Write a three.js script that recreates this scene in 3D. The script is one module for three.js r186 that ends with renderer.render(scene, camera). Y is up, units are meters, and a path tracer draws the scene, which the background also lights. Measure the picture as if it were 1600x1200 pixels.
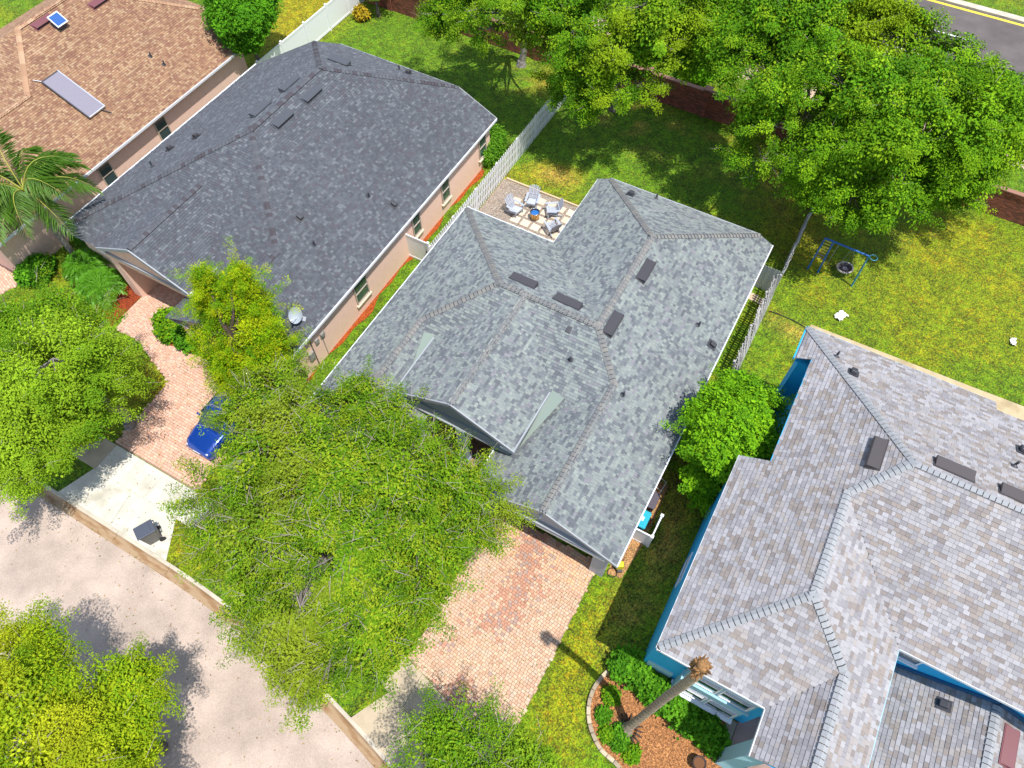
import * as THREE from 'three';
import { RoundedBoxGeometry } from 'three/addons/geometries/RoundedBoxGeometry.js';
import { mergeGeometries, mergeVertices } from 'three/addons/utils/BufferGeometryUtils.js';
import { TextGeometry } from 'three/addons/geometries/TextGeometry.js';
import { FontLoader } from 'three/addons/loaders/FontLoader.js';

// ---------------------------------------------------------------- camera, sky, sun, exposure
const V = (x, y, z) => new THREE.Vector3(x, y, z);
const D2R = Math.PI / 180;
const scene = new THREE.Scene();
const camera = new THREE.PerspectiveCamera(56.83, 4 / 3, 0.5, 900);
camera.rotation.order = 'YXZ';
camera.position.set(0, 30, 0);
camera.rotation.set(-58.8 * D2R, 29.1 * D2R, 0);
scene.add(camera);

const SUN = V(0.36, 1, 0.1).normalize();
const sun = new THREE.DirectionalLight(new THREE.Color(1, 0.955, 0.88), 4.0);
sun.position.copy(SUN).multiplyScalar(120).add(V(-12, 0, -22));
sun.target.position.set(-12, 0, -22);
sun.castShadow = true; sun.shadow.mapSize.set(4096, 4096); sun.shadow.radius = 1.2;
Object.assign(sun.shadow.camera, { left: -60, right: 60, top: 60, bottom: -60, near: 1, far: 300 });
scene.add(sun, sun.target);

const renderer = new THREE.WebGLRenderer({ antialias: true });
renderer.setSize(1024, 768);
renderer.toneMapping = THREE.LinearToneMapping;
renderer.toneMappingExposure = 1.38;
renderer.shadowMap.enabled = true;

{ // clear summer sky, paler towards the horizon and near the sun
  const W = 512, H = 256, d = new Float32Array(W * H * 4);
  for (let j = 0; j < H; j++) for (let i = 0; i < W; i++) {
    const el = ((j + 0.5) / H - 0.5) * Math.PI, az = ((i + 0.5) / W - 0.5) * 2 * Math.PI, k = (j * W + i) * 4;
    const dir = [Math.cos(el) * Math.cos(az), Math.sin(el), Math.cos(el) * Math.sin(az)];
    const h = Math.max(0, dir[1]), t = Math.pow(1 - h, 3.2);
    const c = dir[0] * SUN.x + dir[1] * SUN.y + dir[2] * SUN.z;
    const g = 0.5 * Math.pow(Math.max(0, c), 10);
    d[k] = 0.27 + 0.50 * t + g; d[k + 1] = 0.38 + 0.45 * t + g * 0.96; d[k + 2] = 0.60 + 0.28 * t + g * 0.9; d[k + 3] = 1;
  }
  const tex = new THREE.DataTexture(d, W, H, THREE.RGBAFormat, THREE.FloatType);
  tex.mapping = THREE.EquirectangularReflectionMapping; tex.magFilter = THREE.LinearFilter; tex.needsUpdate = true;
  scene.background = tex; scene.environment = tex;
}

// ---------------------------------------------------------------- helpers
function rng(seed) { let a = seed >>> 0; return () => { a = (a + 0x6D2B79F5) | 0; let t = Math.imul(a ^ (a >>> 15), 1 | a); t = (t + Math.imul(t ^ (t >>> 7), 61 | t)) ^ t; return ((t ^ (t >>> 14)) >>> 0) / 4294967296; }; }
const R0 = rng(7);
const taken = new Map();
function numbered(n) { const k = taken.get(n) || 0; taken.set(n, k + 1); return k ? n + '_' + String(k).padStart(3, '0') : n; }
function shade(o) { o.castShadow = true; o.receiveShadow = true; return o; }
function part(name, geo, mat, parent, label) { const m = shade(new THREE.Mesh(geo, mat)); m.name = name; parent.add(m); if (label) m.userData.label = label; return m; }
function thing(name, label, category, pos = [0, 0, 0], turn = 0, group) {
  const g = new THREE.Group(); g.name = numbered(name); g.position.set(...pos); g.rotation.y = turn; g.userData = { label, category };
  if (group) g.userData.group = group;
  scene.add(g); return g;
}
function single(name, geo, mat, label, category, pos = [0, 0, 0], turn = 0, group) {
  const m = shade(new THREE.Mesh(geo, mat)); m.name = numbered(name); m.position.set(...pos); m.rotation.y = turn; m.userData = { label, category };
  if (group) m.userData.group = group;
  scene.add(m); return m;
}
function structure(name, geo, mat, label) { const m = shade(new THREE.Mesh(geo, mat)); m.name = numbered(name); m.userData = { kind: 'structure' }; if (label) m.userData.label = label; scene.add(m); return m; }
function copy(o, pos, turn, label) { const c = o.clone(); c.name = numbered(o.name.replace(/_\d{3}$/, '')); c.userData = { ...o.userData }; if (label) c.userData.label = label; c.position.set(...pos); c.rotation.y = turn; scene.add(c); return c; }
const lin = (r, g, b) => new THREE.Color().setRGB(r, g, b);
const hex = (h) => new THREE.Color(h);
function mat(color, roughness = 0.85, extra = {}) { return new THREE.MeshStandardMaterial({ color: color.isColor ? color : hex(color), roughness, side: THREE.DoubleSide, ...extra }); }
function phys(color, roughness, extra) { return new THREE.MeshPhysicalMaterial({ color: color.isColor ? color : hex(color), roughness, side: THREE.DoubleSide, ...extra }); }
function bx(w, h, d, x = 0, y = 0, z = 0, ry = 0, rx = 0, rz = 0) { const g = new THREE.BoxGeometry(w, h, d); if (rx) g.rotateX(rx); if (rz) g.rotateZ(rz); if (ry) g.rotateY(ry); g.translate(x, y, z); return g; }
function rbx(w, h, d, r, x = 0, y = 0, z = 0) { const g = new RoundedBoxGeometry(w, h, d, 2, r); g.translate(x, y, z); return g; }
function plain(gs) { return gs.map((g) => { const n = g.index ? g.toNonIndexed() : g; for (const k of Object.keys(n.attributes)) if (!['position', 'normal', 'uv'].includes(k)) n.deleteAttribute(k); if (!n.attributes.normal) n.computeVertexNormals(); if (!n.attributes.uv) n.setAttribute('uv', new THREE.BufferAttribute(new Float32Array(n.attributes.position.count * 2), 2)); return n; }); }
const merge = (gs) => mergeGeometries(plain(gs));
function bar(a, b, r1, r2 = r1, seg = 6) { // tapered rod from a to b
  const A = V(...a), B = V(...b), L = A.distanceTo(B), g = new THREE.CylinderGeometry(r2, r1, L, seg, 1);
  g.translate(0, L / 2, 0); g.applyQuaternion(new THREE.Quaternion().setFromUnitVectors(V(0, 1, 0), B.clone().sub(A).normalize())); g.translate(...a); return g;
}
function beam(a, b, w, h) { // rectangular bar from a to b, h up
  const A = V(...a), B = V(...b), L = A.distanceTo(B), g = new THREE.BoxGeometry(w, h, L);
  g.applyMatrix4(new THREE.Matrix4().lookAt(A, B, V(0, 1, 0))); const c = A.add(B).multiplyScalar(0.5); g.translate(c.x, c.y, c.z); return g;
}
function sheet(poly, y, uvScale = 1) { // flat polygon [[x,z]...] at height y, uv in metres
  const pts = poly.map(([x, z]) => new THREE.Vector2(x, -z)), s = new THREE.ShapeGeometry(new THREE.Shape(pts));
  s.rotateX(-Math.PI / 2); s.translate(0, y, 0);
  const p = s.attributes.position, uv = s.attributes.uv; for (let i = 0; i < p.count; i++) uv.setXY(i, p.getX(i) * uvScale, -p.getZ(i) * uvScale); return s;
}
function slab(poly, y0, y1) { // polygon with thickness
  const g = new THREE.ExtrudeGeometry(new THREE.Shape(poly.map(([x, z]) => new THREE.Vector2(x, -z))), { depth: y1 - y0, bevelEnabled: false });
  g.rotateX(-Math.PI / 2); g.translate(0, y0, 0); return g;
}
function inPoly(x, z, poly) { let r = false; for (let i = 0, j = poly.length - 1; i < poly.length; j = i++) { const [xi, zi] = poly[i], [xj, zj] = poly[j]; if ((zi > z) !== (zj > z) && x < (xj - xi) * (z - zi) / (zj - zi) + xi) r = !r; } return r; }
// value noise
const NP = new Float32Array(65536); { const r = rng(99); for (let i = 0; i < 65536; i++) NP[i] = r(); }
function vn(x, y, per = 256) { const xi = Math.floor(x), yi = Math.floor(y), fx = x - xi, fy = y - yi, u = fx * fx * (3 - 2 * fx), v = fy * fy * (3 - 2 * fy); const m = (a) => ((a % per) + per) % per; const q = (a, b) => NP[(m(a) + m(b) * 256) & 65535]; return (q(xi, yi) * (1 - u) + q(xi + 1, yi) * u) * (1 - v) + (q(xi, yi + 1) * (1 - u) + q(xi + 1, yi + 1) * u) * v; }
function fbm(x, y, o = 4, per = 256) { let s = 0, a = 0.5, t = 0; for (let i = 0; i < o; i++) { s += a * vn(x, y, per); t += a; x *= 2; y *= 2; per = Math.min(256, per * 2); a *= 0.5; } return s / t; }
const smooth = (a, b, x) => { const t = Math.min(1, Math.max(0, (x - a) / (b - a))); return t * t * (3 - 2 * t); };
function texture(N, metres, fn, srgb = true) { // fn(x, y in 0..1, i, j) -> [r,g,b] 0..1
  const d = new Uint8Array(N * N * 4);
  for (let j = 0; j < N; j++) for (let i = 0; i < N; i++) { const c = fn(i / N, j / N, i, j), k = (j * N + i) * 4; d[k] = 255 * Math.min(1, Math.max(0, c[0])); d[k + 1] = 255 * Math.min(1, Math.max(0, c[1])); d[k + 2] = 255 * Math.min(1, Math.max(0, c[2])); d[k + 3] = 255; }
  const t = new THREE.DataTexture(d, N, N); t.wrapS = t.wrapT = THREE.RepeatWrapping; t.magFilter = THREE.LinearFilter; t.minFilter = THREE.LinearMipmapLinearFilter; t.generateMipmaps = true;
  if (srgb) t.colorSpace = THREE.SRGBColorSpace; t.repeat.set(1 / metres, 1 / metres); t.needsUpdate = true; return t;
}
const grey = (fn) => (x, y, i, j) => { const v = fn(x, y, i, j); return [v, v, v]; };
const mixc = (a, b, t) => a.map((v, i) => v + (b[i] - v) * t);
// ---------------------------------------------------------------- ground, road, kerbs, paths
const kerbZ = (x) => (x < -17.5 ? -0.9 : -0.9 + 0.0103 * (x + 17.5) ** 2);       // back of the kerb
const blob = (x, z, cx, cz, rx, rz = rx) => Math.exp(-(((x - cx) / rx) ** 2 + ((z - cz) / rz) ** 2));
const GRASS = lin(1, 1, 1);
{
  const grassTex = texture(1024, 7, (x, y) => {
    const a = fbm(x * 128, y * 128, 2, 128), b = fbm(x * 24, y * 24, 4, 24), c = vn(x * 250, y * 250, 250);
    const v = 0.54 + 0.46 * (a - 0.5) + 0.26 * (b - 0.5) + 0.3 * (c - 0.5);
    const dry = smooth(0.52, 0.72, fbm(x * 60 + 31, y * 60 + 7, 3, 60));
    return mixc([0.80 * v * 1.55, 0.90 * v * 1.5, 0.62 * v * 1.3], [1.05 * v * 1.55, 0.92 * v * 1.5, 0.7 * v * 1.3], dry * 0.6);
  });
  const grassBump = texture(512, 3.5, grey((x, y) => 0.6 * vn(x * 170, y * 170, 170) + 0.4 * vn(x * 60, y * 60, 60)), false);
  const xs = [], zs = [];
  for (const v of [-400, -200, -120, -80, -60]) xs.push(v); for (let v = -50; v <= 26; v += 0.4) xs.push(v); for (const v of [40, 60, 100, 200, 400]) xs.push(v);
  for (const v of [-400, -200, -120, -90, -75]) zs.push(v); for (let v = -66; v <= 12; v += 0.4) zs.push(v); for (const v of [20, 40, 80, 200, 400]) zs.push(v);
  const pos = [], col = [], uv = [], idx = [], nx = xs.length;
  for (const z of zs) for (const x of xs) {
        const kz = kerbZ(Math.min(x, 14)), near = Math.abs(z - kz) <= 0.2001 && x > -60 && x < 20; pos.push(x, z > kz + 0.2 && z < kz + 14 ? -0.6 : 0, near ? kz + 0.09 : z); uv.push(x, -z);
    // colour of the turf itself: lush, sun-bleached or worn to sand
    const n1 = fbm(x * 0.22 + 40, z * 0.22 + 17, 3), n2 = fbm(x * 0.9 + 3, z * 0.9 + 90, 3);
    let dry = smooth(0.42, 0.72, 0.65 * n1 + 0.35 * n2) * 0.5, sand = 0;
    dry += 0.8 * blob(x, z, -13.7, -30.2, 1.3, 0.8) * (0.4 + n2) + 0.3 * blob(x, z, -15.4, -29.2, 1);
    sand += 1.5 * n2 * blob(x, z, -13.6, -29.9, 1.4, 0.8) + 1.7 * n2 * blob(x, z, 2.2, -25.8, 1.3, 0.6) + 1.1 * n2 * blob(x, z, 1.0, -10.2, 0.6, 2.6);
    dry += 0.32 * blob(x, z, 6, -30, 7, 4) + 0.3 * blob(x, z, 10, -34, 5, 4) + 0.8 * blob(x, z, -24.6, -7.0, 1.6, 1.4) + 0.9 * blob(x, z, -37, -36, 3, 4);
    dry += 0.7 * blob(x, z, -5.8, -0.4, 0.9, 0.7) + 0.55 * blob(x, z, -17.0, -1.4, 1, 1) + 0.5 * blob(x, z, -6.9, -5.4, 0.7, 1.6) + 0.75 * blob(x, z, -0.3, -6.0, 0.9, 2.6) + 0.5 * blob(x, z, 0.3, -3.2, 1.2, 1.2);
    sand += 0.75 * smooth(0.45, 0.62, n2) * blob(x, z, 0.9, -10.6, 0.8, 3.2) + 0.45 * blob(x, z, 0.2, -15, 0.9, 2.5) + 0.5 * blob(x, z, -16.4, -27.2, 0.7, 1.6);
    sand += 0.6 * smooth(0.5, 0.68, n2) * blob(x, z, -12, -37, 8, 2.4) + 0.5 * smooth(0.48, 0.6, n2) * blob(x, z, 0, -36, 4, 3);
    const lush = blob(x, z, -26, -33.5, 5, 3.2) + blob(x, z, -17, -20, 0.9, 9) + blob(x, z, -13, -33, 6, 2) + 0.6 * blob(x, z, 0, -46, 30, 3) + 0.5 * blob(x, z, 1.1, -9.5, 0.7, 3);
    dry = Math.min(1, Math.max(0, dry - 0.8 * Math.min(1, lush))); sand = Math.min(0.9, sand);
    let c = mixc([0.20, 0.35, 0.010], [0.55, 0.44, 0.020], dry); c = mixc(c, [0.72, 0.46, 0.22], sand);
    col.push(c[0], c[1], c[2]);
  }
  for (let j = 0; j < zs.length - 1; j++) for (let i = 0; i < nx - 1; i++) { const a = j * nx + i; idx.push(a, a + nx, a + 1, a + 1, a + nx, a + nx + 1); }
  const g = new THREE.BufferGeometry(); g.setAttribute('position', new THREE.Float32BufferAttribute(pos, 3)); g.setAttribute('color', new THREE.Float32BufferAttribute(col, 3)); g.setAttribute('uv', new THREE.Float32BufferAttribute(uv, 2)); g.setIndex(idx); g.computeVertexNormals();
  structure('ground', g, mat(GRASS, 1, { map: grassTex, bumpMap: grassBump, bumpScale: 0.03, vertexColors: true }), 'green and sun-dried yellow lawn between the houses');
}
const concreteTex = texture(512, 5, (x, y, i, j) => { const v = 0.86 + 0.16 * (fbm(x * 12, y * 12, 5, 12) - 0.5) + 0.10 * (NP[(i * 71 + j * 1931) & 65535] - 0.5); const s = smooth(0.62, 0.8, fbm(x * 5 + 9, y * 5, 4, 5)) * 0.1; return [v - s, v * 0.985 - s, v * 0.95 - s * 1.2]; });
const roadTex = texture(1024, 6, (x, y, i, j) => {
  let v = 0.72 + 0.10 * (NP[(i * 131 + j * 733) & 65535] - 0.5) + 0.20 * (fbm(x * 6, y * 6, 5, 6) - 0.5) + 0.08 * (vn(x * 220, y * 220, 220) - 0.5);
  if (NP[(i * 17 + j * 4099) & 65535] > 0.988) v -= 0.2; return [v * 1.03, v * 0.985, v * 0.955];
});
const roadBump = texture(256, 1.5, grey((x, y, i, j) => NP[(i * 257 + j * 91) & 65535]), false);
{ // residential street
  const poly = []; for (let x = -60; x <= 16; x += 1) poly.push([x, kerbZ(x) + 0.5]); poly.push([16, 24], [-60, 14]);
  const road = structure('road', sheet(poly, -0.125), mat(lin(0.90, 0.79, 0.71), 0.95, { map: roadTex, bumpMap: roadBump, bumpScale: 0.006 }), 'pale worn asphalt street with fine cracks');
  // cracks: narrow sealed-over lines that run across the asphalt
  const crackMat = mat(lin(0.42, 0.33, 0.28), 0.95), r = rng(55);
  const runs = [[-20, 0.6, 0.35, 5], [-18.6, 1.3, -0.2, 3.5], [-15.4, 1.6, 0.75, 7], [-13.2, 1.1, 0.4, 5], [-11.5, 0.9, 0.9, 5], [-10.4, 3.0, 0.55, 4], [-9.4, 2.2, 1.9, 2], [-16.8, 1.7, 2.2, 2.4], [-19.6, 0.2, 2.7, 2.2], [-12.3, 2.0, -0.5, 3], [-8.5, 2.5, 1.2, 4], [-21.2, 0.7, 0.5, 3], [-14.2, 2.6, 2.0, 1.6]];
  for (const [x0, z0, a0, len] of runs) {
    const pts = []; let x = x0, z = z0, a = a0; for (let s = 0; s < len; s += 0.14) { pts.push([x, z]); a = a0 + (fbm(s * 1.3 + x0 * 3, z0 * 7, 3) - 0.5) * 2.6; x += Math.cos(a) * 0.14; z += Math.sin(a) * 0.14; }
    const pos = [], idx = []; pts.forEach(([px, pz], i) => { const w = 0.006 + 0.012 * r(); pos.push(px - w, -0.121, pz - w, px + w, -0.121, pz + w); if (i) { const k = i * 2; idx.push(k - 2, k - 1, k, k, k - 1, k + 1); } });
    const g = new THREE.BufferGeometry(); g.setAttribute('position', new THREE.Float32BufferAttribute(pos, 3)); g.setIndex(idx); g.computeVertexNormals(); part('crack', g, crackMat, road);
  }
}
const gutterTex = texture(512, 4, (x, y, i, j) => { const s = smooth(0.3, 0.75, fbm(x * 8, y * 16, 4, 8)), g = 0.9 + 0.14 * (NP[(i * 43 + j * 619) & 65535] - 0.5); return mixc([0.86 * g, 0.77 * g, 0.66 * g], [0.74 * g, 0.61 * g, 0.47 * g], s); });
const kerbMat = mat(lin(0.66, 0.585, 0.50), 0.9, { map: gutterTex }), kerbTop = mat(lin(0.74, 0.68, 0.60), 0.9, { map: concreteTex });
function sweepZ(x0, x1, prof, step = 0.5) { // profile [[offset behind-to-front, y]...] along the kerb line
  const pos = [], uv = [], idx = [], n = Math.max(2, Math.ceil((x1 - x0) / step) + 1);
  for (let i = 0; i < n; i++) { const x = x0 + (x1 - x0) * i / (n - 1); prof.forEach(([o, y]) => { pos.push(x, y, kerbZ(x) + o); uv.push(x, o * 2); }); if (i) for (let k = 0; k < prof.length - 1; k++) { const a = (i - 1) * prof.length + k, b = a + prof.length; idx.push(a, a + 1, b, b, a + 1, b + 1); } }
  const g = new THREE.BufferGeometry(); g.setAttribute('position', new THREE.Float32BufferAttribute(pos, 3)); g.setAttribute('uv', new THREE.Float32BufferAttribute(uv, 2)); g.setIndex(idx); return g.toNonIndexed();
}
{ // rolled kerb with gutter, poured in 3 m sections
  const k = structure('kerb', sheet([[-60, -0.9], [-59.9, -0.9], [-59.9, -0.3]], 0.01), kerbTop);
  for (let x = -59.9; x < 15; x += 3.05) {
    const dip = (x > -24.6 && x < -17.6) || (x > -7.4 && x < -1.5), h = dip ? 0.006 : 0.014;
    const top = sweepZ(x + 0.006, x + 3.044, [[0, -0.1], [0, h], [0.13, h], [0.15, h - 0.01]]); top.computeVertexNormals();
    const gut = sweepZ(x + 0.006, x + 3.044, [[0.15, h - 0.01], [0.24, -0.105], [0.32, -0.13], [0.56, -0.120]]); gut.computeVertexNormals();
    const s = part('kerb_section', top, kerbTop, k); part('gutter', gut, kerbMat, s);
  }
}
const walkMat = mat(lin(0.66, 0.56, 0.43), 0.9, { map: concreteTex }), whiteWalk = mat(lin(0.82, 0.80, 0.75), 0.9, { map: concreteTex });
{ // pavement slabs and the two driveway aprons
  const s = structure('pavement', sheet([[-58, -3], [-57.9, -3], [-57.9, -2.9]], 0.004), walkMat);
  for (let x = -57.9; x < 12; x += 1.5) {
    const white = x > -23.6 && x < -18.6;
    const q = [[x, kerbZ(x) - 3.02], [x + 1.488, kerbZ(x + 1.5) - 3.02], [x + 1.488, kerbZ(x + 1.5) - 1.63], [x, kerbZ(x) - 1.63]];
    part('slab', slab(q, -0.05, 0.022), white ? whiteWalk : walkMat, s);
  }
  const a1 = structure('driveway_apron', slab([[-23.45, -2.525], [-21.1, -2.525], [-20.8, -0.905], [-24.0, -0.905]], -0.1, 0.012), whiteWalk, 'bright white concrete apron with a wheelie bin on it');
  part('slab', slab([[-21.085, -2.525], [-18.45, -2.525], [-17.5, -0.905], [-20.785, -0.905]], -0.1, 0.013), whiteWalk, a1);
  const kz = kerbZ;
  const a2 = structure('driveway_apron', slab([[-6.2, kz(-6.2) - 1.62], [-3.7, kz(-3.7) - 1.62], [-3.6, kz(-3.6) - 0.005], [-6.95, kz(-6.95) - 0.005]], -0.1, 0.012), walkMat, 'weathered tan concrete apron below the paved drive');
  part('slab', slab([[-3.685, kz(-3.7) - 1.62], [-1.1, kz(-1.1) - 1.62], [-0.3, kz(-0.3) - 0.005], [-3.585, kz(-3.6) - 0.005]], -0.1, 0.013), walkMat, a2);
}
// clay pavers: far too many and too small to pick apart, laid as real blocks with open joints
function pavers(name, label, poly, palette, w, l, turn, seed, stain) {
  const bed = structure(name, sheet(poly, 0.006), mat(lin(0.30, 0.20, 0.15), 1), label);
  const r = rng(seed), cs = Math.cos(turn), sn = Math.sin(turn); let u0 = 1e9, u1 = -1e9, v0 = 1e9, v1 = -1e9;
  for (const [x, z] of poly) { const u = x * cs + z * sn, v = -x * sn + z * cs; u0 = Math.min(u0, u); u1 = Math.max(u1, u); v0 = Math.min(v0, v); v1 = Math.max(v1, v); }
  const list = []; let row = 0;
  for (let v = v0; v < v1; v += w, row++) { let u = u0 - (row % 2) * l * 0.5; while (u < u1) { const len = l * (r() < 0.4 ? 0.68 : 1); const uc = u + len / 2, vc = v + w / 2, x = uc * cs - vc * sn, z = uc * sn + vc * cs; if (inPoly(x, z, poly)) list.push([x, z, len]); u += len; } }
  const g = new THREE.BoxGeometry(1, 1, 1); { const p = g.attributes.position; for (let i = 0; i < p.count; i++) if (p.getY(i) > 0) { p.setX(i, p.getX(i) * 0.93); p.setZ(i, p.getZ(i) * 0.93); } g.computeVertexNormals(); }
  const im = shade(new THREE.InstancedMesh(g, mat(lin(1, 1, 1), 0.9), list.length)); im.name = 'pavers'; im.userData.kind = 'stuff';
  const M = new THREE.Matrix4(), q = new THREE.Quaternion(), e = new THREE.Euler();
  list.forEach(([x, z, len], i) => {
    q.setFromEuler(e.set((r() - 0.5) * 0.02, -turn, (r() - 0.5) * 0.02)); M.compose(V(x, 0.012 + r() * 0.006, z), q, V(len - 0.008, 0.05, w - 0.008)); im.setMatrixAt(i, M);
    let c = palette[Math.floor(r() * palette.length)], k = 0.91 + 0.18 * r(); if (stain) c = stain(x, z, c, r); im.setColorAt(i, lin(c[0] * k, c[1] * k, c[2] * k));
  });
  bed.add(im); return bed;
}
const pinkPavers = [[0.66, 0.40, 0.285], [0.62, 0.355, 0.25], [0.68, 0.44, 0.32], [0.60, 0.37, 0.28], [0.66, 0.43, 0.33]];
const creamPavers = [[0.62, 0.43, 0.295], [0.58, 0.375, 0.25], [0.62, 0.41, 0.28], [0.54, 0.335, 0.225], [0.56, 0.42, 0.31]];
pavers('driveway', 'cream and pink cobbled paver drive with a reddish worn streak', [[-6.2, kerbZ(-6.2) - 3.05], [-3.7, kerbZ(-3.7) - 3.05], [-1.2, kerbZ(-1.2) - 3.05], [-1.2, -9.85], [-6.3, -9.85]], creamPavers, 0.125, 0.17, 0.12, 21, (x, z, c, r) => {
  const n = fbm(x * 0.9 + 20, z * 0.5 + 4, 3), d = Math.abs(x + 3.85 + 0.25 * Math.sin(z * 1.2)) / 0.75, s = Math.exp(-d * d) * smooth(0.3, 0.55, n);
  if (r() < s * 0.95) return r() < 0.7 ? [0.50, 0.26, 0.175] : [0.40, 0.28, 0.235];
  if (z < -8.3 && r() < 0.5) return [0.70, 0.42, 0.25]; if (r() < 0.25 * smooth(0.5, 0.7, n)) return [0.64, 0.40, 0.29]; return c;
});
pavers('driveway', 'salmon paver drive where the blue car is parked', [[-23.55, -3.95], [-18.6, -3.95], [-18.6, -9.6], [-24.1, -9.6], [-23.75, -7.7]], pinkPavers, 0.13, 0.24, 0, 22);
pavers('path', 'curved salmon paver path to the porch of the slate-roofed house', [[-23.75, -7.72], [-25.5, -8.3], [-26.9, -8.85], [-28.35, -8.75], [-28.75, -10.1], [-28.75, -13.5], [-25.2, -13.5], [-25.4, -11.2], [-26.6, -11.1], [-26.5, -10.0], [-25.6, -9.3], [-24.1, -9.62]], pinkPavers, 0.13, 0.24, 1.57, 23);
pavers('driveway', 'salmon paver drive beside the clipped hedge and the feather palm', [[-46, -12.3], [-38.4, -10.9], [-36.8, -10.0], [-35.6, -9.5], [-35.2, -8.3], [-36.5, -4.0], [-46, -4.0]], pinkPavers, 0.13, 0.24, 0.3, 24);
// mulch beds
const mulchTex = texture(512, 1.6, (x, y, i, j) => { const a = vn(x * 90, y * 34, 90), b = vn(x * 30 + 5, y * 100, 100), v = 0.55 + 0.75 * (Math.max(a, b) - 0.5) + 0.3 * (NP[(i * 37 + j * 997) & 65535] - 0.5); return [v * 1.15, v, v * 0.9]; });
function mulch(label, poly, color, y = 0.02) { return structure('mulch_bed', slab(poly, -0.05, y), mat(color, 1, { map: mulchTex, bumpMap: mulchTex, bumpScale: 0.04 }), label); }
{ const a = [], b = []; for (let z = -9.8; z > -30; z -= 0.5) { a.push([-18.25, z]); b.push([-17.62 + 0.13 * Math.sin(z * 1.1) + 0.1 * Math.sin(z * 2.7 + 1) + (z > -12 ? -0.15 : 0) + (z < -24 ? -0.05 : 0), z]); } mulch('orange mulch strip along the pink house wall', [...a.reverse(), ...b], lin(0.85, 0.235, 0.04)); }
mulch('orange mulch by the porch column of the slate-roofed house', [[-29.9, -9.3], [-28.7, -8.8], [-28.8, -11.6], [-30.0, -12.0]], lin(0.62, 0.14, 0.04));
mulch('orange mulch under the small shrubs by the porch path', [[-25.6, -9.28], [-24.1, -9.66], [-24.0, -11.2], [-25.3, -11.1], [-26.5, -10.9], [-26.45, -10.0]], lin(0.72, 0.24, 0.06));
// gravel patio bed
const gravelTex = texture(512, 1.4, (x, y, i, j) => { const v = 0.7 + 0.6 * (vn(x * 60, y * 60, 60) - 0.5) + 0.3 * (NP[(i * 93 + j * 517) & 65535] - 0.5), t = vn(x * 40 + 8, y * 40, 40); return mixc([v, v * 0.99, v * 0.97], [v * 1.08, v * 0.92, v * 0.82], t); });
structure('gravel', sheet([[-16.25, -28.2], [-11.0, -28.2], [-9.8, -28.2], [-9.8, -22.4], [-16.25, -22.4]], 0.01), mat(lin(0.62, 0.60, 0.56), 1, { map: gravelTex, bumpMap: gravelTex, bumpScale: 0.02 }), 'grey gravel bed of the patio');
const stepTex = texture(256, 0.9, grey((x, y, i, j) => 0.92 + 0.12 * (fbm(x * 8, y * 8, 4, 8) - 0.5) + 0.06 * (NP[(i * 7 + j * 311) & 65535] - 0.5)));
{
  const st = structure('stepping_stones', slab([[-16.1, -28.32], [-9.9, -28.32], [-9.9, -28.22], [-16.1, -28.22]], -0.05, 0.09), mat(lin(0.62, 0.46, 0.30), 0.9), 'square cream paving stones set in gravel with a timber edge behind');
  const geo = rbx(0.5, 0.05, 0.49, 0.008), mats = [0, 1, 2].map((i) => mat(lin(0.82 - i * 0.03, 0.70 - i * 0.04, 0.54 - i * 0.03), 0.9, { map: stepTex })), r = rng(3);
  for (let i = 0; i < 7; i++) for (let j = 0; j < 6; j++) { if (i === 0 && (j === 3 || j === 5)) continue; const x = -14.7 + i * 0.65, z = -24.3 - j * 0.66; if (i === 0 && j < 3 && j !== 0) continue; const m = part('stone', geo, mats[Math.floor(r() * 3)], st); m.position.set(x + (r() - 0.5) * 0.03, 0.025, z + (r() - 0.5) * 0.03); m.rotation.y = (r() - 0.5) * 0.05; }
}
// concrete strip round the back of the blue house and the sandy strip beside the garage
structure('concrete_strip', slab([[2.95, -21.0], [3.0, -26.6], [11, -26.75], [20, -27.0], [20, -21.0]], -0.05, 0.02), mat(lin(0.72, 0.58, 0.38), 0.9, { map: concreteTex }), 'tan concrete slab along the back of the blue house');
structure('sand_strip', slab([[-0.75, -9.6], [-0.1, -9.7], [0.12, -11.6], [0.02, -14.6], [-0.75, -14.6]], -0.05, 0.018), mat(lin(0.72, 0.47, 0.22), 1, { map: gravelTex, bumpMap: gravelTex, bumpScale: 0.01 }), 'sandy strip beside the garage wall');
{ const m = structure('slab_step', slab([[-0.55, -26.6], [0.0, -26.6], [0.0, -27.1], [-0.55, -27.1]], -0.02, 0.04), mat(lin(0.78, 0.62, 0.46), 0.9, { map: concreteTex }), 'two square concrete slabs at the foot of the grey side gate'); part('slab', slab([[0.08, -26.55], [0.55, -26.55], [0.55, -27.0], [0.08, -27.0]], -0.02, 0.04), mat(lin(0.6, 0.52, 0.46), 0.9, { map: concreteTex }), m); }
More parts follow.
